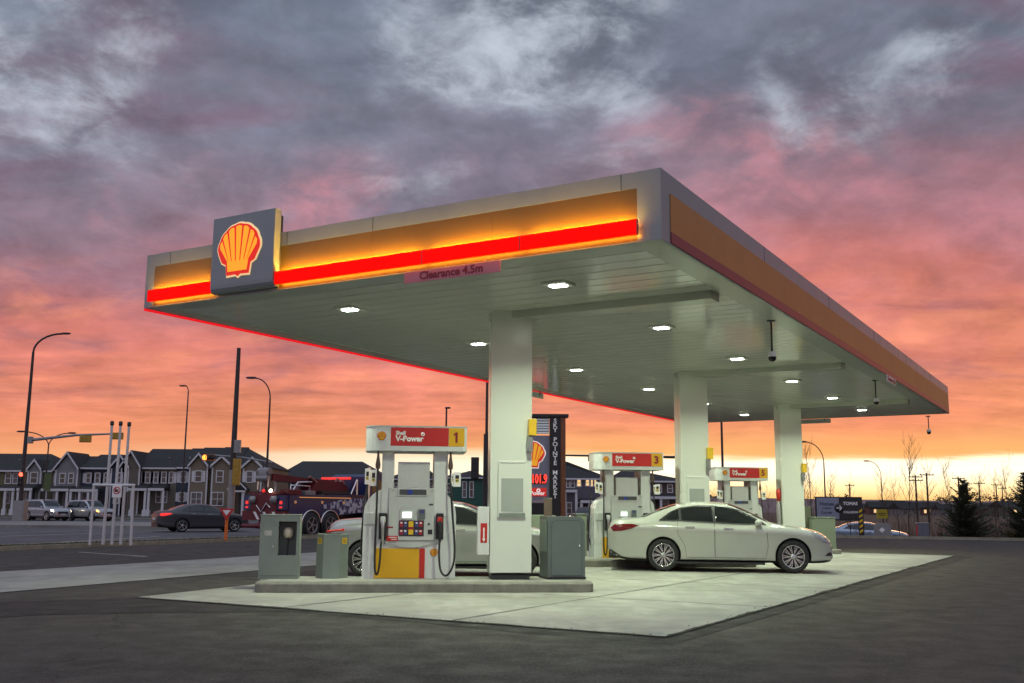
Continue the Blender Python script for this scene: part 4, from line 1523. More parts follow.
class CarShape:
    """st: rows of (x, half width, bottom z, shoulder z, top z, roof half width fraction)"""

    def __init__(s, st):
        s.st = st
        s.xs = [r[0] for r in st]
        s.cache = {}

    def par(s, x):
        return [pchip(s.xs, [r[k] for r in s.st], x) for k in range(1, 6)]

    def section(s, x, sub=4):
        key = round(x, 4)
        if key in s.cache: return s.cache[key]
        W, zb, zs, zt, wr = s.par(x)
        c = max(0, min(1, (zt - zs) / .34))
        h = max(.02, zs - zb)
        p = [(0, zb), (.55 * W, zb), (.84 * W, zb + .01), (.955 * W, zb + min(.08, .2 * h)), (.968 * W, zb + .36 * h), (.985 * W, zb + .62 * h),
             (1.0 * W, zs - .12 * h), (.955 * W, zs)]
        er = (.80 * (1 - c) + wr * c) * W
        ze = zt - (.018 * (1 - c) + .085 * c)
        mid = ((.95 * W + er) / 2 + .018 * c, (zs + ze) / 2)
        p += [mid, (er, ze), (er * .80, zt - .030 * c - .006), (er * .45, zt - .008 * c - .002), (0, zt)]
        out = []
        n = len(p)
        for i in range(n - 1):
            p0, p1, p2, p3 = p[max(0, i - 1)], p[i], p[i + 1], p[min(n - 1, i + 2)]
            if i == 0: p0 = (-p[1][0], p[1][1])
            if i == n - 2: p3 = (-p[n - 2][0], p[n - 2][1])
            for k in range(sub):
                u = k / sub
                out.append(tuple(.5 * ((2 * p1[q]) + (p2[q] - p0[q]) * u + (2 * p0[q] - 5 * p1[q] + 4 * p2[q] - p3[q]) * u * u * .6 +
                                       (2 * p0[q] - 5 * p1[q] + 4 * p2[q] - p3[q]) * .4 * u * u + (3 * p1[q] - p0[q] - 3 * p2[q] + p3[q]) * u ** 3) for q in (0, 1)))
        out.append(p[-1])
        s.cache[key] = out
        return out

    def side_y(s, x, z):
        sec = s.section(x)
        best = None
        for a, b in zip(sec[:-1], sec[1:]):
            lo, hi = min(a[1], b[1]), max(a[1], b[1])
            if lo <= z <= hi and hi > lo:
                t = (z - a[1]) / (b[1] - a[1])
                y = a[0] + (b[0] - a[0]) * t
                best = y if best is None else max(best, y)
        return best if best is not None else 0.0

    def top_z(s, x, y):
        sec = s.section(x)
        y = abs(y)
        best = -1
        for a, b in zip(sec[:-1], sec[1:]):
            lo, hi = min(a[0], b[0]), max(a[0], b[0])
            if lo <= y <= hi and hi > lo:
                t = (y - a[0]) / (b[0] - a[0])
                best = max(best, a[1] + (b[1] - a[1]) * t)
        return best if best >= 0 else sec[-1][1]

    def body(s, n=72):
        x0, x1 = s.xs[0], s.xs[-1]
        xs = [x0 + (x1 - x0) * (i / (n - 1)) for i in range(n)]
        rings = []
        for x in xs:
            sec = s.section(x)
            ring = [(x, y, z) for y, z in sec] + [(x, -y, z) for y, z in sec[-2:0:-1]]
            rings.append(ring)
        k = len(rings[0])
        vs = [v for r in rings for v in r]
        fs = []
        for i in range(n - 1):
            for j in range(k):
                jj = (j + 1) % k
                fs.append((i * k + j, (i + 1) * k + j, (i + 1) * k + jj, i * k + jj))
        fs.append(list(range(k)))
        fs.append([(n - 1) * k + j for j in range(k - 1, -1, -1)])
        return vs, fs

    def side_patch(s, mb, poly, side, off, res=.07, thick=.0):
        """fill polygon (x,z) and lay it on the flank, off metres outside it"""
        bm = bmesh.new()
        vs = []
        n = len(poly)
        pts = []
        for i in range(n):
            a, b = poly[i], poly[(i + 1) % n]
            L_ = math.hypot(b[0] - a[0], b[1] - a[1])
            m = max(1, int(L_ / res))
            for k in range(m):
                pts.append((a[0] + (b[0] - a[0]) * k / m, a[1] + (b[1] - a[1]) * k / m))
        for (x, z) in pts:
            vs.append(bm.verts.new((x, 0, z)))
        f = bm.faces.new(vs)
        bmesh.ops.triangulate(bm, faces=[f])
        # cut with a grid so that the patch can follow the curvature
        xs = [p[0] for p in pts]; zs_ = [p[1] for p in pts]
        x = math.floor(min(xs) / res) * res + res
        while x < max(xs):
            bmesh.ops.bisect_plane(bm, geom=bm.verts[:] + bm.edges[:] + bm.faces[:], plane_co=(x, 0, 0), plane_no=(1, 0, 0))
            x += res
        z = math.floor(min(zs_) / res) * res + res
        while z < max(zs_):
            bmesh.ops.bisect_plane(bm, geom=bm.verts[:] + bm.edges[:] + bm.faces[:], plane_co=(0, 0, z), plane_no=(0, 0, 1))
            z += res
        bm.verts.index_update()
        vv = [(v.co.x, side * (s.side_y(v.co.x, v.co.z) + off), v.co.z) for v in bm.verts]
        ff = []
        for f in bm.faces:
            idx = [v.index for v in f.verts]
            nrm = f.normal.y
            # face should look along side*Y
            if nrm * side < 0: idx = idx[::-1]
            ff.append(idx)
        bm.free()
        mb.add(vv, ff, True)

    def side_ring(s, mb, poly, side, off, w):
        """thin line following a closed polygon on the flank"""
        n = len(poly)
        for i in range(n):
            a, b = poly[i], poly[(i + 1) % n]
            s.side_line(mb, [a, b], side, off, w)

    def side_line(s, mb, path, side, off, w):
        for a, b in zip(path[:-1], path[1:]):
            L_ = math.hypot(b[0] - a[0], b[1] - a[1])
            if L_ < 1e-6: continue
            m = max(1, int(L_ / .08))
            dx, dz = (b[0] - a[0]) / L_, (b[1] - a[1]) / L_
            nx, nz = -dz * w / 2, dx * w / 2
            vs = []
            for k in range(m + 1):
                x, z = a[0] + (b[0] - a[0]) * k / m, a[1] + (b[1] - a[1]) * k / m
                for sg_ in (-1, 1):
                    xx, zz = x + sg_ * nx, z + sg_ * nz
                    vs.append((xx, side * (s.side_y(xx, zz) + off), zz))
            fs = [(2 * k, 2 * k + 1, 2 * k + 3, 2 * k + 2) for k in range(m)]
            if side < 0: fs = [f[::-1] for f in fs]
            mb.add(vs, [f[::-1] for f in fs], True)

    def top_patch(s, mb, x_lo, x_hi, y_of, off, nx=10, ny=12):
        """glass lying on the top surface between x_lo(y) and x_hi(y)"""
        vs, fs = [], []
        for i in range(nx + 1):
            for j in range(ny + 1):
                v = -1 + 2 * j / ny
                u = i / nx
                hw = y_of[0] + (y_of[1] - y_of[0]) * u
                y = v * hw
                x = x_lo(v) + (x_hi(v) - x_lo(v)) * u
                vs.append((x, y, s.top_z(x, y) + off))
        for i in range(nx):
            for j in range(ny):
                a = i * (ny + 1) + j
                fs.append((a, a + ny + 1, a + ny + 2, a + 1))
        mb.add(vs, fs, True)


def paint(name, col, metal=.35, rough=.28):
    return mat(name, col, rough, metal, coat=.8, var=.03, vscale=2, spec=.5)


def make_wheel(parent, x, y, r, w, side, detail=True, rimcol=None):
    Mx = Matrix.Translation((x, y, r)) @ Matrix.Rotation(-side * PI / 2, 4, 'X')   # local +Z points outward
    mb = MB()
    rr = r * .72
    mb.lathe([(rr, -w / 2 + .01), (r * .93, -w / 2), (r * .985, -w / 2 + .025), (r, -w / 4), (r, w / 4), (r * .985, w / 2 - .025), (r * .93, w / 2), (r * .80, w / 2 + .006), (rr, w / 2 - .012), (rr * .96, w / 2 - .05), (rr * .9, -w / 2 + .01), (rr, -w / 2 + .01)], 32 if detail else 16, Mx)
    wh = mb.build('wheel', M_tyre, parent)
    mb = MB()
    mb.lathe([(rr * .97, w / 2 - .045), (rr, w / 2 - .012), (rr * .97, w / 2 - .004), (rr * .91, w / 2 - .012), (rr * .88, w / 2 - .05)], 32 if detail else 16, Mx)
    ns = 10 if detail else 5
    for k in range(ns):
        for dd in ((-.11, .11) if detail else (0,)):
            a0 = 2 * PI * k / ns
            a1 = a0 + dd
            wd = .013 if detail else .035
            p0 = Vector((.05 * math.cos(a0), .05 * math.sin(a0), w / 2 - .015))
            p1 = Vector((rr * .92 * math.cos(a1), rr * .92 * math.sin(a1), w / 2 - .012))
            t_ = (p1 - p0).normalized(); n_ = Vector((-t_.y, t_.x, 0)) * wd
            dz = Vector((0, 0, -.035))
            q = [p0 - n_ * .8, p1 - n_ * .8, p1 + n_ * .8, p0 + n_ * .8]
            q2 = [v + dz for v in q]
            allv = [tuple(Mx @ v) for v in q2 + q]
            mb.add(allv, [(3, 2, 1, 0), (4, 5, 6, 7), (0, 1, 5, 4), (1, 2, 6, 5), (2, 3, 7, 6), (3, 0, 4, 7)])
    mb.lathe([(0, w / 2 - .002), (.045, w / 2 - .004), (.06, w / 2 - .02), (.06, w / 2 - .05)], 16, Mx)
    mb.build('rim', rimcol or M_alloy, wh)
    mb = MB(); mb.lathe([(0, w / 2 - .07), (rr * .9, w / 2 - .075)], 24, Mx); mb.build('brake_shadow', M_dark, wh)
    return wh


M_tail = mat('tail_lamp_red', (.15, .004, .006), .12, spec=.7)
M_tail_lit = mat('lit_tail_lamp', (.4, .01, .01), .15, emit=(1, .04, .035), estr=.9)
M_headlens = mat('headlamp_lens', (.30, .31, .31), .08, .3, spec=.8)
M_head_lit = emat('lit_headlamp', (1, .86, .62), 9)
M_head_amber = emat('lit_amber_lamp', (1, .42, .08), 5)
M_seam_car = mat('panel_gap', (.03, .032, .03), .7)
M_plate = mat('number_plate', (.55, .56, .58), .5)


def arc_pts(cx, cz, r, a0, a1, n=10):
    return [(cx + r * math.cos(R(a0 + (a1 - a0) * k / n)), cz + r * math.sin(R(a0 + (a1 - a0) * k / n))) for k in range(n + 1)]


def make_car(label, cat, loc, rz, spec, pm, name='parked_car', group=None, detail=True, lit_head=None, lit_tail=False):
    t = thing(name, label, cat, loc, rz, group)
    sh = CarShape(spec['st'])
    r, w = spec['r'], spec.get('ww', .22)
    xr, xf = spec['axles']
    W = max(q[1] for q in spec['st'])
    vs, fs = sh.body(72 if detail else 44)
    me = bpy.data.meshes.new('body')
    me.from_pydata(vs, [], fs)
    o = bpy.data.objects.new('body', me)
    COL.objects.link(o)
    cutters = []
    ra = r * 1.13
    for x in (xr, xf):
        for sd in (-1, 1):
            c = MB(); c.lathe([(0, -.2), (ra, -.2), (ra, .2), (0, .2)], 40 if detail else 20, Matrix.Translation((x, sd * (W - .10), r + .01)) @ Matrix.Rotation(PI / 2, 4, 'X'))
            cm = c.mesh('cut', M_dark)
            bm = bmesh.new(); bm.from_mesh(cm); bmesh.ops.remove_doubles(bm, verts=bm.verts[:], dist=1e-5); bmesh.ops.recalc_face_normals(bm, faces=bm.faces[:]); bm.to_mesh(cm); bm.free()
            co = bpy.data.objects.new('cut', cm); COL.objects.link(co)
            cutters.append(co)
            md = o.modifiers.new('b', 'BOOLEAN'); md.operation = 'DIFFERENCE'; md.object = co; md.solver = 'EXACT'
    bm = bmesh.new(); bm.from_mesh(me); bmesh.ops.recalc_face_normals(bm, faces=bm.faces[:]); bm.to_mesh(me); bm.free()
    dg = bpy.context.evaluated_depsgraph_get(); dg.update()
    me2 = bpy.data.meshes.new_from_object(o.evaluated_get(dg))
    me2.name = 'body'
    me2.materials.clear(); me2.materials.append(pm); me2.materials.append(M_dark)
    for p in me2.polygons:
        p.use_smooth = True
        p.material_index = 0
        c = p.center
        for x in (xr, xf):
            dd = math.hypot(c.x - x, c.z - r - .01)
            if (abs(dd - ra) < .02 and abs(c.y) < W - .02 and abs(p.normal.y) < .5) or (dd < ra and abs(abs(c.y) - (W - .30)) < .03):
                p.material_index = 1
        if p.normal.z < -.6 and c.z < .3: p.material_index = 1
    me2.set_sharp_from_angle(angle=R(38))
    bpy.data.objects.remove(o)
    for co in cutters: bpy.data.objects.remove(co)
    body = link('body', me2, t)
    # inner dark block so that one cannot look through the wheel wells
    mb = MB(); mb.bx(xr - .5, xf + .5, -W + .32, W - .32, .2, .55); mb.build('underbody', M_dark, t)
    for sd in (-1, 1):
        for x in (xr, xf):
            make_wheel(t, x, sd * (W - w / 2 - .015), r, w, sd, detail)
        # arch lip
        if detail:
            for x in (xr, xf):
                mb = MB()
                sh.side_line(mb, [(px_, pz_) for px_, pz_ in arc_pts(x, r + .01, ra + .012, -8, 188, 24)], sd, .004, .03)
                mb.build('arch_trim', pm, t)
        if 'surround' in spec:
            mb = MB(); sh.side_patch(mb, spec['surround'], sd, .003, .08); mb.build('window_surround', M_dark, t)
        for poly in spec.get('dark', []):
            mb = MB(); sh.side_patch(mb, poly, sd, .004, .05); mb.build('lower_trim', M_dark, t)
        # side windows
        for k, poly in enumerate(spec['glass']):
            mb = MB(); sh.side_patch(mb, poly, sd, .006, .08); mb.build('side_window', M_glass_dark, t)
        if detail:
            mb = MB(); sh.side_ring(mb, spec['surround'], sd, .010, .022); mb.build('window_trim', spec.get('trim', M_chrome), t)
        for poly in spec.get('doors', []):
            mb = MB(); sh.side_ring(mb, poly, sd, .003, .007); mb.build('door_seam', M_seam_car, t)
        for (hx_, hz_) in spec.get('handles', []):
            y = sd * (sh.side_y(hx_, hz_) + .018)
            mb = MB(); mb.box((hx_, y, hz_), (.20, .03, .034), 0, .012); mb.build('door_handle', M_chrome, t)
        if 'mirror' in spec:
            mx_, mz_ = spec['mirror']
            y = sd * (sh.side_y(mx_, mz_) + .11)
            mb = MB()
            mb.lathe([(0, -.10), (.06, -.09), (.085, -.03), (.085, .04), (.05, .09), (0, .10)], 14, Matrix.Translation((mx_, y, mz_ + .03)) @ Matrix.Rotation(PI / 2, 4, 'X') @ Matrix.Diagonal((.9, .8, 1, 1)))
            mb.box((mx_ + .01, sd * (sh.side_y(mx_, mz_) + .02), mz_ - .03), (.06, .10, .03))
            mb.build('mirror', pm if not spec.get('dark_mirror') else M_dark, t)
        mb = MB(); sh.side_patch(mb, spec['head'], sd, .006, .06)
        mb.build('headlight', M_headlens if lit_head is None else lit_head, t)
        mb = MB(); sh.side_patch(mb, spec['tail'], sd, .006, .06)
        mb.build('taillight', M_tail_lit if lit_tail else M_tail, t)
    # windscreen and rear glass
    for nm in ('windscreen', 'rear_window'):
        g = spec[nm]
        mb = MB(); sh.top_patch(mb, g[0], g[1], g[2], .006); mb.build(nm, M_glass_dark, t)
    for nm, x0, x1, y0, y1, z0, z1, mm in spec.get('extras', []):
        mb = MB(); mb.bx(x0, x1, y0, y1, z0, z1, .006); mb.build(nm, mm, t)
    return t


# sedan: x from the tail (-) to the nose (+), origin on the ground between the axles
SED = dict(
    st=[(-2.44, .60, .42, .80, .86, .8), (-2.41, .68, .36, .92, 1.0, .8), (-2.30, .80, .28, .985, 1.085, .8), (-2.05, .875, .22, 1.0, 1.115, .8), (-1.85, .90, .21, 1.005, 1.135, .78),
        (-1.42, .917, .20, 1.0, 1.315, .74), (-1.0, .92, .20, .985, 1.435, .72), (-.55, .92, .20, .97, 1.475, .715), (-.05, .92, .20, .955, 1.455, .71), (.30, .92, .20, .945, 1.36, .71),
        (.66, .92, .20, .94, 1.20, .73), (1.0, .918, .20, .94, 1.035, .80), (1.45, .91, .20, .905, .97, .8), (1.85, .89, .20, .845, .90, .8), (2.12, .83, .21, .76, .82, .8), (2.28, .76, .23, .67, .73, .8), (2.375, .68, .26, .58, .63, .8), (2.41, .60, .29, .53, .56, .8)],
    r=.338, ww=.225, axles=(-1.375, 1.39),
    glass=[[(-1.38, 1.075), (-1.19, 1.225), (-1.05, 1.285), (-1.03, 1.07)], [(-.98, 1.07), (-.99, 1.30), (-.75, 1.345), (-.32, 1.36), (-.30, 1.045)],
           [(-.24, 1.043), (-.25, 1.36), (.0, 1.34), (.25, 1.27), (.52, 1.14), (.78, 1.005), (.5, 1.01)]],
    surround=[(-1.45, 1.065), (-1.22, 1.235), (-1.0, 1.325), (-.7, 1.372), (-.3, 1.385), (.02, 1.36), (.28, 1.285), (.55, 1.15), (.83, .99), (.4, 1.0), (-.3, 1.03), (-1.0, 1.06)],
    doors=[[(-.27, 1.03), (-.27, .30), (.80, .30), (.86, .55), (.83, .99)], [(-1.07, 1.05), (-1.06, .78), (-.92, .55), (-.88, .30), (-.275, .30), (-.275, 1.03)]],
    handles=[(-.80, .925), (.02, .905)], mirror=(.66, 1.0),
    head=[(2.33, .60), (2.27, .70), (2.10, .79), (1.86, .845), (1.80, .83), (1.90, .74), (2.10, .63)],
    tail=[(-2.39, .90), (-2.32, .975), (-2.0, .985), (-1.86, .955), (-2.02, .88), (-2.20, .83), (-2.34, .82)],
    windscreen=(lambda v: .96 - .10 * v * v, lambda v: .10 - .06 * v * v, (.72, .56)),
    rear_window=(lambda v: -1.84 + .08 * v * v, lambda v: -1.12 + .03 * v * v, (.66, .54)),
    extras=[('number_plate', -2.452, -2.43, -.26, .26, .62, .74, M_plate), ('fog_lamp', 2.18, 2.225, -.63, -.50, .34, .42, M_dark), ('fog_lamp', 2.18, 2.225, .50, .63, .34, .42, M_dark),
            ('grille', 2.33, 2.40, -.36, .36, .40, .50, M_dark), ('rear_valance', -2.42, -2.20, -.60, .60, .26, .40, M_dark), ('trunk_trim', -2.425, -2.405, -.5, .5, .80, .83, M_chrome),
            ('sill', -.95, .95, -.905, .905, .165, .21, M_dark)])
def fwd(x): return x + .17 * (1 - min(1, abs(x) / 2.44) ** 5)


SED['st'] = [(fwd(r_[0]),) + r_[1:] for r_ in SED['st']]
SED['axles'] = (-1.215, 1.55)
for k_ in ('glass', 'doors'):
    SED[k_] = [[(fwd(x), z) for x, z in pl_] for pl_ in SED[k_]]
for k_ in ('surround', 'handles', 'head', 'tail'):
    SED[k_] = [(fwd(x), z) for x, z in SED[k_]]
SED['mirror'] = (fwd(.66), 1.0)
SED['windscreen'] = (lambda v: 1.12 - .10 * v * v, lambda v: .27 - .06 * v * v, (.72, .56))
SED['rear_window'] = (lambda v: -1.72 + .08 * v * v, lambda v: -.96 + .03 * v * v, (.66, .54))
SED['trim'] = M_dark
SED['dark'] = [[(2.22, .36), (2.30, .43), (2.375, .43), (2.38, .36)], [(-2.42, .44), (-2.36, .44), (-2.16, .32), (-2.16, .26), (-2.38, .35)]]
SUV = dict(
    st=[(-2.32, .70, .50, .95, 1.30, .8), (-2.28, .80, .42, 1.0, 1.62, .80), (-2.1, .90, .36, 1.05, 1.74, .78), (-1.5, .93, .33, 1.05, 1.79, .78), (-.5, .93, .32, 1.04, 1.80, .77), (.15, .93, .32, 1.03, 1.76, .76),
        (.55, .93, .32, 1.03, 1.52, .76), (.95, .93, .32, 1.03, 1.17, .82), (1.5, .92, .33, 1.02, 1.10, .82), (2.0, .88, .36, .98, 1.05, .82), (2.25, .80, .40, .86, .93, .82), (2.34, .70, .46, .74, .80, .8)],
    r=.385, ww=.25, axles=(-1.38, 1.38),
    glass=[[(-2.0, 1.16), (-1.95, 1.52), (-1.35, 1.60), (-1.35, 1.14)], [(-1.28, 1.14), (-1.28, 1.61), (-.42, 1.62), (-.42, 1.12)], [(-.36, 1.12), (-.36, 1.62), (.05, 1.60), (.38, 1.42), (.74, 1.12)]],
    surround=[(-2.05, 1.13), (-2.0, 1.57), (-1.3, 1.65), (0.0, 1.65), (.42, 1.45), (.82, 1.10)],
    doors=[[(-.39, 1.09), (-.39, .42), (.80, .42), (.83, 1.09)], [(-1.31, 1.1), (-1.0, .7), (-.93, .42), (-.395, .42), (-.395, 1.09)]],
    handles=[(-1.05, 1.0), (-.15, .98)], mirror=(.66, 1.13),
    head=[(2.26, .74), (2.22, .90), (1.98, .97), (1.94, .84)], tail=[(-2.29, .86), (-2.26, 1.25), (-2.14, 1.27), (-2.16, .86)],
    windscreen=(lambda v: .93 - .07 * v * v, lambda v: .28 - .05 * v * v, (.74, .62)), rear_window=(lambda v: -2.30 + 0 * v, lambda v: -2.22 + 0 * v, (.60, .55)),
    extras=[('grille', 2.30, 2.355, -.45, .45, .55, .78, M_dark), ('number_plate', 2.35, 2.37, -.25, .25, .50, .60, M_plate), ('bumper', 2.20, 2.38, -.75, .75, .36, .48, M_galv)])


def back(px, off, z=None):
    """point on the line `off` metres behind the back kerb that is seen at column px"""
    d = ray(px, 520)
    d = Vector((d.x, d.y, 0))
    k = (BK0.dot(bnrm) + off) / d.dot(bnrm)
    p = d * k
    return Vector((p.x, p.y, terr(p.x, p.y) if z is None else z))


def heading(p0, p1):
    return math.atan2(p1.y - p0.y, p1.x - p0.x)


P_white = paint('pearl_white_paint', (.47, .485, .435), .12, .16)
P_silver = paint('silver_car_paint', (.42, .43, .42), .6, .3)
P_dgrey = mat('dark_grey_car_paint', (.06, .06, .065), .38, .2, coat=.15)
P_lsilver = paint('light_silver_paint', (.40, .41, .43), .5, .3)
P_blue = paint('pale_blue_paint', (.30, .37, .46), .3, .3)
SED2 = dict(SED)
SED2['axles'] = (-1.66, 1.36)
SED2['doors'] = SED2['doors'][:1]
SED2['tail'] = [(-2.41, .82), (-2.40, .88), (-2.37, .885), (-2.37, .82)]
SED2['extras'] = SED['extras'] + [('side_marker', 2.10, 2.19, -.775, -.70, .52, .58, M_head_amber)]
# white sedan at the second island
wr, wf = gnd(664, 571.6), gnd(793, 573.6)
hd = R(-8)
c = (wr + wf) / 2 + Vector((-.06, .78, .012))
make_car('white sedan parked at the pumps with ten-spoke alloy wheels', 'car', (c.x, c.y, .012), hd, SED, P_white).scale = (1, 1, 1.03)
# silver sedan behind pump 1
p = gnd(365, 577.5)
make_car('silver sedan parked behind pump 1, mostly hidden by the pump and column', 'car', (p.x + 1.62, p.y + .95, .012), R(1), SED2, P_silver)
# dark sedan on the road, two silver cars waiting, others
p = at(200.5, 530, 55)
make_car('dark grey sedan on the road with glowing tail lights', 'car', (p.x, 55, -.02), R(33), SED, P_dgrey, 'road_car', detail=False, lit_tail=True)
p = at(46.5, 520, 88)
suv1 = make_car('silver sport utility car with white lit headlights, nearer the left frame edge', 'car', (p.x, 88, -.02), R(-34), SUV, P_lsilver, 'road_car', detail=False, lit_head=M_head_lit)
p = at(90, 520, 88.5)
make_car('silver sport utility car with amber lit headlights behind the white pole frame', 'car', (p.x, 88.5, -.02), R(-32), SUV, P_lsilver, 'road_car', detail=False, lit_head=M_head_amber)
p = at(6, 519, 84)
make_car('dark parked car near the traffic mast, hardly visible in the shade', 'car', (p.x - 1, 92, -.02), R(-20), SUV, P_dgrey, 'road_car', detail=False)
p = back(866, 11.0)
make_car('pale blue sedan beyond the back kerb behind the yellow striped post', 'car', (p.x, p.y, -.78), R(-20), SED, P_blue, 'road_car', detail=False)
p = gnd(588, 527)
make_car('car with glowing headlights approaching between the slate bin and pump 3', 'car', (p.x, p.y, 0), R(-108), SED, P_dgrey, 'road_car', detail=False, lit_head=M_head_lit)
p = gnd(712, 524)
make_car('dark car with one lit headlight seen beside the third column', 'car', (p.x, p.y, 0), R(-100), SUV, P_dgrey, 'road_car', detail=False, lit_head=M_head_lit)

# ------------------------------------------------------------------ houses across the road
M_roof = mat('dark_shingles', (.019, .018, .019), .85, var=.3, vscale=1.2, bump=.3, bscale=8)
M_trim = mat('white_house_trim', (.58, .58, .60), .6, var=.06, vscale=2)
M_pane = mat('house_window_glass', (.012, .014, .018), .06, spec=.7)
M_blind = mat('window_with_blind', (.11, .11, .115), .25, var=.3, vscale=1.5)
M_lit = emat('lit_house_window', (1, .66, .30), .9)
M_door = mat('dark_door', (.03, .028, .03), .5)


def siding(name, col):
    m = mat(name, col, .7, var=.1, vscale=1.2)
    if name + '_w' in MATS: return m
    MATS[name + '_w'] = m
    nt = m.node_tree
    tc = nt.nodes.new('ShaderNodeTexCoord')
    w = nt.nodes.new('ShaderNodeTexWave')
    w.bands_direction = 'Z'
    w.wave_profile = 'SAW'
    w.inputs['Scale'].default_value = 1.6
    nt.links.new(tc.outputs['Object'], w.inputs['Vector'])
    bp = nt.nodes.new('ShaderNodeBump')
    bp.inputs['Strength'].default_value = .6
    bp.inputs['Distance'].default_value = .03
    nt.links.new(w.outputs['Fac'], bp.inputs['Height'])
    nt.links.new(bp.outputs['Normal'], nt.nodes['Principled BSDF'].inputs['Normal'])
    return m


def gable_roof(mb, x0, x1, y0, y1, ze, zr, over=.35, hipl=0., hipr=0.):
    """ridge along x"""
    a, b = x0 - over * .3, x1 + over * .3
    ya, yb = y0 - over, y1 + over
    ym = (ya + yb) / 2
    zl = ze - .12
    v = [(a, ya, zl), (b, ya, zl), (b, yb, zl), (a, yb, zl), (a + hipl, ym, zr), (b - hipr, ym, zr)]
    v2 = [(x, y, z + .14) for x, y, z in v]
    mb.add(v + v2, [(0, 3, 2, 1), (6, 7, 11, 10), (8, 9, 10, 11), (7, 8, 11), (9, 6, 10), (0, 1, 7, 6), (1, 2, 8, 7), (2, 3, 9, 8), (3, 0, 6, 9)])


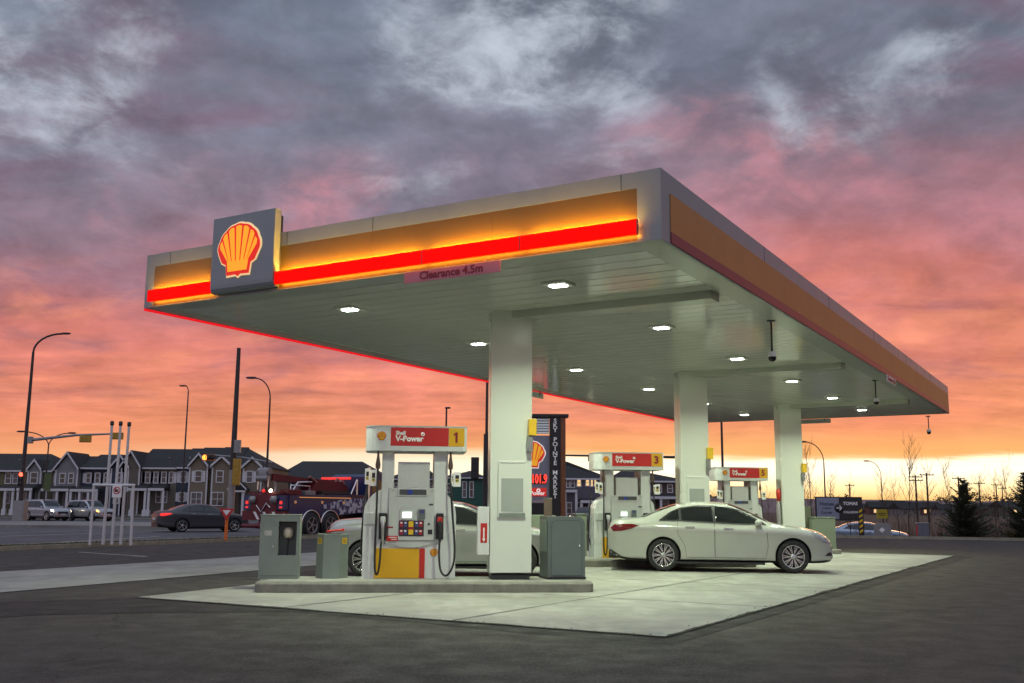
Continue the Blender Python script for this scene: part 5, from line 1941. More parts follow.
def house(label, x0, x1, Y, eave, ridge, wallm, depth=11, gables=(), win=(), porch=(), pgables=(), doors=(), hipl=0, hipr=0, vents=(), pyref=517, extra=None, z0=.12, name='townhouse', cat='house', group='townhouses across the road'):
    X = lambda px: at(px, 490, Y).x
    Z = lambda px, py: at(px, py, Y).z
    xa, xb = X(x0), X(x1)
    xm = (xa + xb) / 2
    pm = (x0 + x1) / 2
    t = thing(name, label, cat, (xm, Y, z0), 0, group)
    ze, zr = Z(pm, eave) - z0, Z(pm, ridge) - z0
    lx = lambda px: X(px) - xm
    lz = lambda px, py: Z(px, py) - z0
    mb = MB(); mb.bx(xa - xm, xb - xm, 0, depth, -.3, ze)
    mb.build('wall', wallm, t)
    mb = MB(); gable_roof(mb, xa - xm, xb - xm, 0, depth, ze, zr, .4, hipl, hipr)
    rf = mb.build('roof', M_roof, t)
    mb = MB(); mb.bx(xa - xm - .06, xb - xm + .06, -.46, -.40, ze - .16, ze + .02); mb.build('gutter', M_trim, rf)
    for (vx, vy) in vents:
        mb = MB(); x = lx(vx); z = lz(vx, vy); yy = max(.3, (z - ze) / max(.1, zr - ze) * depth / 2)
        mb.tube([(x, yy, z - .6), (x, yy, z + .25)], .14, 8); mb.build('vent_pipe', M_galv, rf)
    for (gx, hw, apy, epy, gm) in gables:
        a, b, c = lx(gx - hw), lx(gx + hw), lx(gx)
        zt, zb = lz(gx, apy), lz(gx, epy)
        mb = MB()
        ins = (b - a) * .06
        mb.prism([(a + ins, .0), (b - ins, .0), (b - ins, zb), (c, zt - .12), (a + ins, zb)], -.7, .4)
        g = mb.build('front_bay', gm, t)
        mb = MB()
        sl = (zt - zb) / (c - a)
        th = .20
        for (p, q) in ((a, c), (b, c)):
            mb.prism([(p, zb - .05), (q, zt), (q, zt + th), (p - (.0), zb - .05 + th)], -1.0, depth * .45)
        mb.build('gable_roof', M_roof, g)
        mb = MB()
        for (p, q) in ((a, c), (b, c)):
            mb.prism([(p, zb - .12), (q, zt - .07), (q, zt + th + .03), (p, zb + th - .02)], -1.06, -1.0)
        mb.build('barge_board', M_trim, g)
        mb = MB(); mb.bx(a + ins - .04, a + ins + .12, -.73, -.62, 0, zb); mb.build('corner_board', M_trim, g)
        mb = MB(); mb.bx(b - ins - .12, b - ins + .04, -.73, -.62, 0, zb); mb.build('corner_board', M_trim, g)
    for wn in win:
        wx0, wy0, wx1, wy1 = wn[:4]
        opt = wn[4] if len(wn) > 4 else ''
        a, b = lx(wx0), lx(wx1)
        z1, zb = lz(wx0, wy0), lz(wx0, wy1)
        wxm = (wx0 + wx1) / 2
        yf = 0.
        for (gx, hw, *_r) in gables:
            if abs(wxm - gx) < hw * .9: yf = -.70
        mb = MB()
        f = .11
        mb.bx(a - f, b + f, yf - .07, yf + .02, zb - f, zb); mb.bx(a - f, b + f, yf - .07, yf + .02, z1, z1 + f)
        mb.bx(a - f, a, yf - .07, yf + .02, zb, z1); mb.bx(b, b + f, yf - .07, yf + .02, zb, z1)
        if b - a > .7: mb.bx((a + b) / 2 - .035, (a + b) / 2 + .035, yf - .06, yf + .02, zb, z1)
        mb.bx(a, b, yf - .055, yf + .02, (zb + z1) / 2 - .03, (zb + z1) / 2 + .03)
        wdw = mb.build('window', M_trim, t)
        mb = MB(); mb.bx(a, b, yf - .02, yf - .005, zb, z1); mb.build('pane', M_lit if 'l' in opt else (M_blind if int(wx0 * 7 + wy0) % 3 == 0 else M_pane), wdw)
        if 's' in opt:
            for sa, sb in ((a - f - .34, a - f - .03), (b + f + .03, b + f + .34)):
                mb = MB(); mb.bx(sa, sb, yf - .05, yf + .01, zb - .05, z1 + .05); mb.build('shutter', M_trim, wdw)
    for (p0, p1, ytop, yeave, cols) in porch:
        a, b = lx(p0), lx(p1)
        z1, zb = lz(p0, ytop), lz(p0, yeave)
        mb = MB()
        yf = -.7 if gables else 0.
        y1, y0 = yf + .05, yf - 2.2
        mb.add([(a, y0, zb), (b, y0, zb), (b, y1, zb), (a, y1, zb), (a + .3, y1 - .2, z1), (b - .3, y1 - .2, z1), (a, y1, z1), (b, y1, z1), (a, y0, zb + .1), (b, y0, zb + .1)],
               [(3, 2, 1, 0), (8, 9, 5, 4), (0, 1, 9, 8), (1, 2, 7, 5, 9), (3, 0, 8, 4, 6), (4, 5, 7, 6), (2, 3, 6, 7)])
        pr = mb.build('porch_roof', M_roof, t)
        mb = MB(); mb.bx(a, b, y0 - .05, y0 - .003, zb - .22, zb + .06); mb.build('fascia_board', M_trim, pr)
        for c in cols:
            x = lx(c)
            mb = MB(); mb.box((x, y0 + .15, zb / 2 - .1), (.24, .24, zb - .2)); mb.box((x, y0 + .15, .25), (.42, .42, .9)); mb.build('porch_column', M_trim, pr)
        mb = MB(); mb.bx(a + .1, b - .1, y0, yf - .02, -.2, .22); mb.build('porch_floor', M_sidewalk, pr)
    for (gx, hw, apy, epy, cols) in pgables:
        a, b, c = lx(gx - hw), lx(gx + hw), lx(gx)
        zt, zb = lz(gx, apy), lz(gx, epy)
        yf = -.7
        mb = MB(); mb.prism([(a, zb), (b, zb), (c, zt)], yf - 2.2, yf + .1); pr = mb.build('porch_roof', M_roof, t)
        mb = MB()
        for (p, q) in ((a - .1, c), (b + .1, c)):
            mb.prism([(p, zb - .08), (q, zt + .0), (q, zt + .2), (p, zb + .12)], yf - 2.28, yf - 2.203)
        mb.bx(a, b, yf - 2.27, yf - 2.204, zb - .28, zb - .09)
        mb.build('barge_board', M_trim, pr)
        for cx_ in cols:
            x = lx(cx_)
            mb = MB(); mb.box((x, yf - 2.0, zb / 2 - .14), (.28, .28, zb - .29)); mb.build('porch_column', M_trim, pr)
    for (d0, d1, ytop) in doors:
        a, b = lx(d0), lx(d1)
        yf = -.70 if any(abs((d0 + d1) / 2 - g[0]) < g[1] for g in gables) else 0.
        mb = MB(); mb.bx(a, b, yf - .05, yf + .02, .1, lz(d0, ytop)); mb.build('door', M_door, t)
    return t


HY = 118
w_olive = siding('olive_siding', (.15, .14, .07))
w_white = siding('pale_grey_siding', (.22, .22, .23))
w_blue = siding('dark_blue_siding', (.035, .05, .075))
w_tan = siding('taupe_siding', (.14, .125, .10))
w_beige = siding('beige_siding', (.20, .165, .115))
w_green = siding('teal_green_siding', (.03, .10, .075))
w_purple = siding('mauve_grey_siding', (.13, .125, .15))
w_brown = siding('brown_brick_wall', (.09, .062, .05))

house('olive townhouse with hip roof at the left frame edge', -34, 52, HY, 470.5, 452.5, w_olive, hipr=3.0, gables=((36, 7.5, 461, 470.5, w_white),),
      win=((5, 473.5, 9.5, 483), (12.5, 473.5, 16.5, 483), (33, 473, 39, 483), (45, 474, 49, 483), (-12, 474, -6, 483), (5, 493, 10, 503), (21, 493, 27, 503)), porch=((-14, 27, 485, 489, (-10, 8, 17.5, 25)), (28.5, 44, 484, 489, (30, 42))), doors=((12, 15, 491), (35, 38, 491)), vents=((4, 460), (51, 461)))
house('pale grey gabled townhouse with two porch columns, behind the silver cars', 52.3, 79.8, HY, 469.5, 455, w_white, gables=((68, 12.5, 453.5, 470, w_white),),
      win=((54, 474, 56, 482), (62, 474, 66.5, 483), (71, 474, 74.8, 483)), porch=((52.5, 79.5, 486, 489.5, (57, 68, 78)),), doors=((60, 65, 491), (70, 75, 491)))
house('dark blue townhouse with white shuttered windows behind the white poles', 80.1, 134, HY, 468, 453.5, w_blue, gables=((121, 10, 456.5, 468.5, w_blue), (131.5, 10.5, 452.2, 468, w_tan)),
      win=((86, 473.5, 89.5, 482.5, 's'), (95, 473.5, 98.5, 482.5, 's'), (104, 473.5, 107, 482.5, 's'), (119, 473.5, 123.5, 482.5), (83, 493, 88, 503), (92, 493, 97, 503), (117, 493, 121, 503)), porch=((80.5, 108, 486.5, 490, (81.5, 90, 98.5, 106.5)),), doors=((100, 103.5, 491), (126, 130, 492)))
house('taupe townhouse with a row of small upper windows and a white bay', 134.3, 176, HY, 467.8, 447.5, w_tan, win=((137, 472.5, 140.3, 482.5, 's'), (145.3, 472.5, 148.8, 482.5, 's'), (153.7, 472.5, 156.8, 482.5, 's'), (161.5, 472.5, 165, 482.5, 's'), (169, 472.5, 172, 482.5, 's'), (157, 491.5, 161, 502), (163, 491.5, 167, 502)),
      porch=((135, 153.5, 484, 489, (139, 152)), (154.5, 170.5, 484, 489, (155.5, 169.5))), doors=((143, 147, 491),), vents=((160, 458),))
house('narrow navy townhouse with two small windows left of the beige gables', 176.3, 188.6, HY, 467.5, 446.8, w_blue, win=((180.3, 472, 185, 482, 's'), (180, 493, 184.5, 501, 's')))
house('beige gabled townhouse with wide lower window, left of the tall mast', 188.9, 210.3, HY, 467, 446, w_beige, gables=((199.3, 10.3, 454.8, 467, w_beige),), win=((196.8, 471.5, 202.4, 481.5, 's'), (194, 493, 203.5, 505)), vents=((182, 458),))
house('beige gabled townhouse directly behind the tall traffic mast', 210.6, 233.5, HY, 467, 445.5, w_beige, gables=((222.5, 11, 457.5, 467, w_beige),), win=((218, 471.5, 223.8, 482), (214.5, 493, 225, 505)))
house('beige end townhouse with small gabled porch beside the tow truck', 233.8, 267, HY, 467.2, 446.5, w_beige, gables=((253, 10.5, 458.8, 468, w_beige),), win=((248, 472, 253, 482, 's'), (256, 493, 262, 503)), pgables=((243.5, 8.5, 481.5, 490, (237.5, 249.5)),), doors=((241, 246, 492),), hipr=4.0)

house('long low brown building with wide hip roof behind the tow truck', 272, 384, 150, 479.5, 459.0, w_brown, depth=22, hipl=2.2, hipr=5, win=[(282 + 9 * k, 482, 286 + 9 * k, 489) for k in range(10)], name='apartment_building', cat='building', group=None, z0=-.1)
house('teal green building with brown hip roof seen right of pump 1', 440, 487, 140, 477.5, 469.8, w_green, depth=16, hipl=4, hipr=3, win=((446, 484, 450, 492), (463, 482, 466, 497), (470, 482, 473, 497)), name='apartment_building', cat='building', group=None, z0=-.1)
house('brown roofed building in the gap of pump 1 between its posts', 386, 438, 152, 479, 463.5, w_brown, depth=18, hipl=5, hipr=5, win=((392, 483, 397, 490), (430, 483, 434, 490)), name='apartment_building', cat='building', group=None, z0=-.1)
house('mauve grey townhouse with lit upper windows right of the tall price sign', 562, 610, 110, 478.5, 460.2, w_purple, depth=13, hipl=1, hipr=6, win=((567, 480.5, 569, 487), (571.5, 480.5, 574, 487), (577.3, 479.8, 580.6, 486, 'l'), (586, 480, 589, 485.5, 'l'), (591, 480, 592.8, 486, 'l'), (594.4, 480, 596, 486, 'l'), (600.3, 480.5, 602.6, 486, 'l'), (567, 503, 571, 513), (577, 503, 582, 512), (590, 503, 596, 512)),
      porch=((579, 606, 498.5, 501, (580, 588, 596, 605)), (563, 576, 488, 490.5, (564, 575))), doors=((584, 587, 503), (599, 602, 503)), name='townhouse')
house('dark brown townhouse seen between pump 3 and the second column', 611, 690, 112, 481, 469.8, w_brown, depth=13, hipl=2, hipr=5, win=((618, 484, 622, 490), (645, 485, 650, 492), (657, 485, 661, 492), (668, 485, 672, 492), (646, 500, 652, 508), (662, 500, 668, 508)), porch=((640, 676, 494, 497, (642, 658, 674)),), doors=((655, 658, 500),))

# ------------------------------------------------------------------ poles, lamps, signals
def pole_line(b, t_, r0, r1, n=10):
    mb = MB(); mb.tube([b, (b + t_) / 2, t_], [r0, (r0 + r1) / 2, r1], n)
    return mb


def lamp(label, base, Y, top, heads, r0=.10, zb=0., thickbase=True, group='street lamps'):
    """base/top/heads in photo pixels at depth Y"""
    B = at(*base, Y); B.z = zb
    t = thing('street_lamp', label, 'street lamp', B, 0, group)
    T = at(*top, Y) - B
    T.x = 0
    mb = MB(); mb.tube([(0, 0, 0), (0, 0, T.z * .5), (0, 0, T.z)], [r0, r0 * .8, r0 * .55], 10); mb.build('pole', M_darkpole, t)
    if thickbase:
        mb = MB(); mb.lathe([(r0 * 1.7, 0), (r0 * 1.7, .5), (r0 * 1.1, .7)], 12); mb.build('pole_base', M_galv, t)
    for hd_ in heads:
        H = at(*hd_, Y) - B
        pts = []
        for k in range(9):
            a = PI / 2 * k / 8
            pts.append((H.x * (1 - math.cos(a)), 0, T.z - .02 + (H.z - T.z) * math.sin(a)))
        mb = MB(); mb.tube(pts, r0 * .45, 8); ar = mb.build('arm', M_darkpole, t)
        sg_ = 1 if H.x > 0 else -1
        mb = MB(); mb.M = Matrix.Translation((H.x + sg_ * .25, 0, H.z)) @ Matrix.Diagonal((.42, .16, .085, 1))
        mb.lathe([(0, -1), (.7, -.8), (1, 0), (.7, .8), (0, 1)], 12); mb.build('lamp_head', M_darkpole, t)
    return t


M_sig_y = mat('signal_yellow', (.38, .22, .02), .5, var=.1, vscale=3)
M_sig_k = mat('signal_black', (.02, .02, .02), .5)
M_sig_red = emat('lit_red_signal', (1, .06, .03), 6)
M_sig_or = emat('lit_amber_signal', (1, .22, .03), 4)
M_sig_off = mat('dark_signal_lens', (.03, .02, .02), .2)


def signal(label, px, py, Y, w, h, lit=None, back=True, horiz=False, body=M_sig_y):
    p = at(px, py, Y)
    t = thing('traffic_signal', label, 'traffic light', (p.x, p.y, p.z - h / 2), 0, 'traffic lights')
    d = .25
    mb = MB(); mb.bx(-w / 2, w / 2, -d / 2, d / 2, 0, h, .03); mb.build('housing', body, t)
    n = 3
    for k in range(n):
        f = (k + .5) / n
        c = Vector((-w / 2 + w * f, 0, h / 2)) if horiz else Vector((0, 0, h * (1 - f)))
        r_ = min(w, h) * (.40 if horiz else .34)
        if back is False:
            on = lit is not None and k == 0
            mb = MB(); mb.lathe([(0, d / 2 + .02), (r_, d / 2 + .012), (r_, d / 2 - .02)], 14, Matrix.Translation(c) @ Matrix.Rotation(PI / 2, 4, 'X')); mb.build('lens', lit if on else M_sig_off, t)
            mb = MB()
            mb.tube([(c.x + r_ * 1.08 * math.cos(a), -d / 2 - .06, c.z + r_ * 1.08 * math.sin(a)) for a in [R(-20 + 22 * q) for q in range(11)]], .022, 6)
            mb.build('visor', M_sig_k, t)
        else:
            mb = MB(); mb.box((c.x, -d / 2 - .012, c.z), (w * (.28 if horiz else .7), .03, h * (.7 if horiz else .24)), 0, .01); mb.build('back_panel', body, t)
    return t


lamp('tall curved street lamp on the far left traffic mast', (19, 520), 75, (39, 352), ((62.5, 333.5),), .17, 0)
for lb, (x0, y0), (x1, y1), Y, z in (('long mast arm reaching right from the tall left lamp post', (31, 440), (122, 433.5), 75, 0),):
    a, b = at(x0, y0, Y), at(x1, y1, Y)
    t = thing('mast_arm', lb, 'mast arm', a, 0)
    mb = MB(); mb.tube([(0, 0, 0), tuple((b - a) * .5 + Vector((0, 0, .12))), tuple(b - a)], [.12, .09, .06], 8); mb.build('arm', M_galv, t)
    mb = MB(); mb.box((-.05, 0, 0), (.35, .35, .5), 0, .03); mb.build('bracket', M_galv, t)
signal('horizontal yellow traffic light, first along the long left mast arm', 85.5, 439, 74.6, .82, .50, None, True, True)
signal('horizontal yellow traffic light at the tip of the long left mast arm', 117.5, 436, 74.6, .82, .50, None, True, True)
signal('black traffic light showing red on the far left lamp post', 21.5, 479, 74.4, .46, 1.0, M_sig_red, False, False, M_sig_k)
p = at(20, 515, 74.5)
t = thing('signal_controller', 'pale grey control cabinet at the foot of the far left lamp post', 'cabinet', (p.x, p.y, 0), 0)
mb = MB(); mb.bx(-.40, .40, -.35, .35, 0, 1.6, .02); mb.build('cabinet_body', M_galv, t)
mb = MB(); mb.bx(-.34, .34, -.365, -.35, .1, 1.5, .005); mb.build('door', M_galv, t)
lamp('dark double-armed street lamp behind the silver cars', (42.5, 520), 88, (45.5, 446), ((24, 431.5), (69, 433)), .10)
p = at(47.5, 482, 87.6)
t = thing('street_banner', 'green banner hanging on the double-armed street lamp', 'banner', p, 0)
mb = MB(); mb.bx(-.30, .30, -.02, .02, -.75, .75); mb.build('banner_cloth', mat('dull_green_cloth', (.09, .12, .045), .8, var=.1, vscale=3), t)
mb = MB(); mb.tube([(-.45, 0, .77), (.3, 0, .77)], .02, 6); mb.build('bracket', M_darkpole, t)
lamp('thin street lamp rising in front of the navy townhouse', (181, 515), 100, (190.5, 392), ((185.5, 385.8),), .11)
lamp('curved street lamp rising behind the tow truck', (264.5, 520), 70, (272.5, 398), ((255, 377.8),), .10)
lamp('thin curved street lamp beyond the third column', (826, 515), 88, (823.5, 462), ((805.5, 441.8),), .09, -1.0)
lamp('faint far street lamp right of the third column', (883, 515), 125, (881.3, 476), ((868.5, 461),), .09, -1.0)

# tall mast with arm and signals in front of the beige houses
B = at(230, 520, 78); B.z = 0
T = at(238.5, 348, 78)
t = thing('traffic_mast', 'tall bare traffic mast in front of the beige townhouses', 'mast', B, 0)
mb = MB(); mb.tube([(0, 0, 0), (0, 0, T.z * .42), (0, 0, T.z)], [.26, .22, .15], 12); mb.build('pole', M_darkpole, t)
mb = MB(); mb.tube([(0, 0, 0), (0, 0, T.z * .30)], [.285, .25], 12); mb.build('pole_sleeve', M_galv, t)
a = at(213, 455.2, 78) - B; b = at(272, 462.5, 78) - B
mb = MB(); mb.tube([tuple(a), tuple((a + b) / 2 + Vector((0, 0, .1))), tuple(b)], .07, 8); mb.build('arm', M_galv, t)
p = at(237.5, 446.5, 77.7) - B
mb = MB(); mb.box(tuple(p), (.50, .3, 1.0), 0, .03); mb.build('control_box', M_galv, t)
signal('small traffic light glowing amber at the left tip of the mast arm', 209, 457.5, 77.5, .85, .50, M_sig_or, False, True, mat('signal_amber_glow', (.5, .13, .02), .5))
signal('large yellow traffic light on the tall bare mast', 236.6, 472, 77.3, .58, 2.0, None, True, False)
# right hand arm behind pump 3
a, b = at(692, 457.5, 85), at(558, 455.2, 85)
base = Vector((a.x, 85, 0))
t = thing('traffic_mast', 'traffic mast behind the second column with a long arm towards the price sign', 'mast', base, 0)
mb = MB(); mb.tube([(0, 0, 0), (0, 0, 7.0)], [.2, .14], 10); mb.build('pole', M_darkpole, t)
mb = MB(); mb.tube([(0, 0, a.z), tuple(b - base)], [.12, .07], 8); mb.build('arm', M_darkpole, t)
signal('traffic light glowing orange on the arm left of pump 3', 591, 458, 84.5, .5, .55, M_sig_or, False, False, M_sig_k)
for lb, (bx_, by_), (tx_, ty_), Y, r_ in (('thick dark pole with thinner upper part left of the first column', (485.5, 528), (484, 366), 60, .17), ('dark pole rising behind pump 5 under the canopy edge', (724, 520), (724, 405), 62, .09)):
    B = at(bx_, by_, Y); B.z = 0
    T = at(tx_, ty_, Y)
    t = thing('utility_pole', lb, 'pole', B, 0)
    if r_ > .1:
        zk = at(484, 434, Y).z
        mb = MB(); mb.tube([(0, 0, 0), (0, 0, zk)], [.19, .17], 10); mb.box((0.16, 0, zk - .15), (.22, .3, .5), 0, .02); mb.build('lower_pole', M_darkpole, t)
        mb = MB(); mb.tube([(0, 0, zk), (0, 0, T.z)], [.085, .07], 8); mb.build('upper_pole', M_darkpole, t)
    else:
        mb = MB(); mb.tube([(0, 0, 0), (0, 0, T.z)], [r_, r_ * .7], 8); mb.build('pole', M_darkpole, t)
        mb = MB(); mb.lathe([(r_ * 1.8, 0), (r_ * 1.8, .3), (r_, .4)], 10); mb.build('pole_base', M_galv, t)
signal('unlit black traffic light on the thick pole left of the first column', 475, 468, 59.5, .46, 1.25, None, True, False, M_sig_k)
B = at(444.5, 520, 95); B.z = 0
T = at(444.5, 407, 95)
t = thing('street_lamp', 'short-headed lamp pole rising behind the pump 1 header', 'street lamp', B, 0, 'street lamps')
mb = MB(); mb.tube([(0, 0, 0), (0, 0, T.z)], [.12, .08], 8); mb.build('pole', M_darkpole, t)
mb = MB(); mb.box((.12, 0, T.z - .08), (.5, .25, .16), 0, .03); mb.build('lamp_head', M_darkpole, t)

# white pole frame on the verge
M_whpole = mat('dull_white_pole', (.62, .61, .60), .5, var=.08, vscale=3)
Y = 35.6
for lb, (bx_, by_), (tx_, ty_) in (('left of the three tall white flag poles', (103, 544.5), (112.4, 419.5)), ('middle of the three tall white flag poles', (111.8, 544.5), (121, 419.8)), ('right of the three tall white flag poles', (120.6, 544.5), (129.5, 420.5))):
    B = gnd(bx_, by_, .10); T = at(tx_, ty_, B.y)
    t = thing('flag_pole', lb, 'flag pole', B, 0, 'white flag poles')
    mb = MB(); mb.tube([(0, 0, 0), (T.x - B.x, 0, T.z - B.z - .1)], [.05, .042], 10); mb.build('pole', M_whpole, t)
    mb = MB(); mb.lathe([(.045, T.z - B.z - .2), (.062, T.z - B.z - .17), (.062, T.z - B.z - .06), (0, T.z - B.z - .04)], 12, Matrix.Translation((T.x - B.x, 0, 0))); mb.build('cap', M_darkpole, t)
A_, B_ = gnd(89.8, 545, .10), gnd(130.8, 544, .10)
B_ = at(130.8, 544, A_.y); B_.z = .1
TA, TB = at(94, 485, A_.y), at(133.5, 485, A_.y)
t = thing('sign_frame', 'low white tubular frame standing round the flag poles', 'frame', A_, 0)
for p0, p1 in ((Vector((0, 0, 0)), TA - A_), (B_ - A_, TB - A_)):
    p1 = p1.copy(); p1.y = 0; p0 = p0.copy(); p0.z = 0; p0.y = 0
    mb = MB(); mb.tube([p0, p1], .045, 8); mb.build('leg', M_whpole, t)
q0, q1 = TA - A_, TB - A_
mb = MB(); mb.tube([(q0.x - .04, 0, q0.z), (q1.x + .04, 0, q0.z)], .045, 8); mb.build('crossbar', M_whpole, t)
p = at(117, 491, A_.y - .12)
t = thing('prohibition_sign', 'small white sign with red crossed circle on the white frame', 'sign', p, 0)
mb = MB(); mb.bx(-.15, .15, -.01, .01, -.20, .18, .004); mb.build('plate', M_white_ink, t)
mb = MB(); mb.tube([(.10 * math.cos(R(20 * k)), -.014, .02 + .10 * math.sin(R(20 * k))) for k in range(19)], .014, 6); mb.tube([(-.07, -.014, .09), (.07, -.014, -.05)], .012, 6); mb.build('red_ring', M_pump_red, t)
mb = MB(); mb.bx(-.05, .05, -.013, -.0105, -.03, .05); mb.prism([(-.08, .02), (-.02, -.04), (-.02, .08)], -.013, -.0105); mb.build('arrow', M_dark, t)
# yield sign
B = gnd(225.6, 540.5, .1)
t = thing('yield_sign', 'triangular yield sign on a bright orange post beside the road', 'sign', B, 0)
s_ = B.y / 1014
mb = MB(); mb.box((0, 0, .45), (.11, .07, .9), 0, .02); mb.build('post', mat('orange_plastic', (.75, .16, .02), .5, emit=None), t)
zt, zb = at(225, 508.5, B.y).z - B.z, at(225, 520, B.y).z - B.z
mb = MB(); mb.prism([(-.28, zt), (.28, zt), (.02, zb), (-.02, zb)], -.06, -.045); pl = mb.build('sign_plate', M_pump_red, t)
mb = MB(); mb.prism([(-.15, zt - .06), (.15, zt - .06), (0, zb + .16)], -.066, -.060); mb.build('white_centre', M_white_ink, pl)

# ------------------------------------------------------------------ price sign
Y = 45
X_ = lambda px: at(px, 470, Y).x
Z_ = lambda py: at(545, py, Y).z
bx0 = X_(551)
t = thing('price_sign', 'tall dark pylon price sign with scallop shell, red price and vertical white lettering', 'sign', (bx0, Y, 0), 0)
M_signgrey = mat('sign_grey_panel', (.25, .27, .33), .35, var=.05, vscale=2)
M_signblack = mat('sign_black_cladding', (.018, .018, .02), .4, var=.1, vscale=2)
M_copper = mat('copper_brown_cladding', (.22, .095, .05), .38, .5, var=.12, vscale=2)
L_ = lambda px: X_(px) - bx0
xl = L_(511)
mb = MB(); mb.bx(L_(549.6), L_(560.4), -.12, .35, 0, Z_(417.5)); mb.build('name_panel', M_signblack, t)
mb = MB(); mb.bx(L_(560.6), L_(565.5), -.10, .40, 0, Z_(417.5)); mb.build('copper_pier', M_copper, t)
mb = MB(); mb.bx(xl, L_(568.5), -.20, .50, Z_(417.3), Z_(414.2), .02); mb.build('cap', M_signblack, t)
mb = MB(); mb.bx(xl, L_(549.3), .0, .28, Z_(500), Z_(435.5)); pn = mb.build('sign_panel', M_signgrey, t)
for k in range(6):
    mb = MB(); z = Z_(419.5 + k * 2.6); mb.bx(xl, L_(549), -.05, .25, z - .045, z + .03, .01)
    mb.build('louvre', mat('pale_louvre_glow', (.75, .8, .8), .35, emit=(.8, .95, 1), estr=.10), t)  # faint glow added to the slats to make them look pale
mb = MB(); mb.bx(xl + .1, L_(549), .06, .26, Z_(433), Z_(418)); mb.build('louvre_back', M_signblack, t)
mb = MB(); mb.bx(xl + .2, L_(547), .0, .28, 0, Z_(503)); mb.build('sign_base', M_signblack, t)
M_psy = mat('lit_sign_yellow', (.7, .35, .02), .35, emit=(1, .42, .02), estr=.55)
M_psr = mat('lit_sign_red', (.45, .03, .02), .35, emit=(.8, .03, .02), estr=.45)
M_psw = mat('lit_sign_white', (.7, .7, .68), .35, emit=(1, .95, .88), estr=.55)
hh = Z_(441) - Z_(468.5)
emblem(pn, L_(530.6), -.0, (Z_(441) + Z_(468.5)) / 2, hh, hh, M_psr, M_psy, .05, M_psw)
mb = MB(); mb.bx(L_(515), L_(546.5), -.02, .0, Z_(484), Z_(474.6)); mb.build('price_display', mat('price_black', (.05, .012, .012), .3), pn)
mb = MB(); text(mb, '101.9', L_(539.3), -.028, Z_(479.4), .54, 'CENTER', .012, sx=.58)
mb.build('price_digits', emat('red_led', (1, .045, .03), 2.2), pn)
mb = MB(); mb.bx(L_(515), L_(546.5), -.03, .0, Z_(496.3), Z_(488)); rp = mb.build('grade_panel', M_psr, pn)
mb = MB(); text(mb, 'V-Power', L_(535), -.036, Z_(493.4), .24, 'CENTER', .006); mb.build('lettering', M_psw, rp)
mb = MB(); mb.lathe([(.09, 0), (.09, .01), (.04, .01), (.04, 0)], 14, Matrix.Translation((L_(538.5), -.031, Z_(490.6))) @ Matrix.Rotation(PI / 2, 4, 'X')); mb.build('ring_mark', M_psw, rp)
words = 'SKY POINTE MARKET'
n = len(words)
z1, z0 = Z_(421), Z_(496.5)
mb = MB()
for i, ch in enumerate(words):
    if ch == ' ': continue
    text(mb, ch, L_(555), -.135, z1 + (z0 - z1) * i / (n - 1), .26, 'CENTER', .005, sx=1.12, thick=.012)
mb.build('name_lettering', mat('white_sign_letters', (.75, .77, .76), .4, emit=(1, 1, .95), estr=.12), t)

# ------------------------------------------------------------------ tow truck
M_tblue = mat('truck_blue_paint', (.012, .026, .10), .4, .1, var=.15, vscale=2, coat=.2)
M_tred = mat('truck_red_paint', (.115, .008, .014), .5, .0, var=.25, vscale=2)
m = mat('truck_mottled_panel', (.30, .32, .38), .35)
nt = m.node_tree
tc = nt.nodes.new('ShaderNodeTexCoord'); n_ = nt.nodes.new('ShaderNodeTexNoise'); n_.inputs['Scale'].default_value = 6.0; n_.inputs['Detail'].default_value = 3
mr = nt.nodes.new('ShaderNodeValToRGB'); mr.color_ramp.elements[0].position = .49; mr.color_ramp.elements[1].position = .53
mr.color_ramp.elements[0].color = (.02, .035, .13, 1); mr.color_ramp.elements[1].color = (.46, .48, .55, 1)
nt.links.new(tc.outputs['Object'], n_.inputs['Vector']); nt.links.new(n_.outputs['Fac'], mr.inputs['Fac']); nt.links.new(mr.outputs['Color'], nt.nodes['Principled BSDF'].inputs['Base Color'])
M_tmot = m
p = gnd(247, 536)
hd_ = R(61)
rear = at(268, 530, 47)
t = thing('tow_truck', 'heavy blue and red tow truck with raised boom and lit red light bar', 'truck', (rear.x - .0, 46, -.02), hd_)
W2 = 1.25
mb = MB(); mb.bx(.2, 9.2, -.45, .45, .62, .98); mb.build('chassis', M_dark, t)
mb = MB(); mb.prism([(.25, .95), (.25, 1.85), (5.9, 1.95), (5.9, 1.10), (3.6, .95)], -W2, W2); bd = mb.build('wrecker_body', M_tblue, t)
mb = MB(); mb.prism([(3.75, 1.0), (5.85, 1.12), (5.85, 1.80), (3.9, 1.70), (2.6, 1.45), (2.45, 1.28), (3.75, 1.26)], -W2 - .02, -W2 - .002); mb.build('mottled_panel', M_tmot, bd)
mb = MB(); mb.bx(.9, 4.6, -W2 - .04, -W2 - .002, 1.755, 1.79); mb.build('marker_strip', emat('amber_marker', (1, .40, .12), .45), bd)
mb = MB(); mb.bx(4.6, 5.9, -W2 - .03, -W2 - .002, 1.86, 1.90); mb.build('marker_strip', M_tred, bd)
for x in (1.75, 3.1):
    mb = MB()
    mb.tube([(x + .66 * math.cos(R(a)), -W2 - .02, .53 + .66 * math.sin(R(a))) for a in range(10, 171, 10)], .045, 6); mb.build('chrome_fender', M_chrome, t)
    mb = MB(); mb.lathe([(0, -.02), (.62, -.02), (.62, .02), (0, .02)], 24, Matrix.Translation((x, -W2 - .003, .53)) @ Matrix.Rotation(PI / 2, 4, 'X')); mb.build('wheel_arch', M_dark, t)
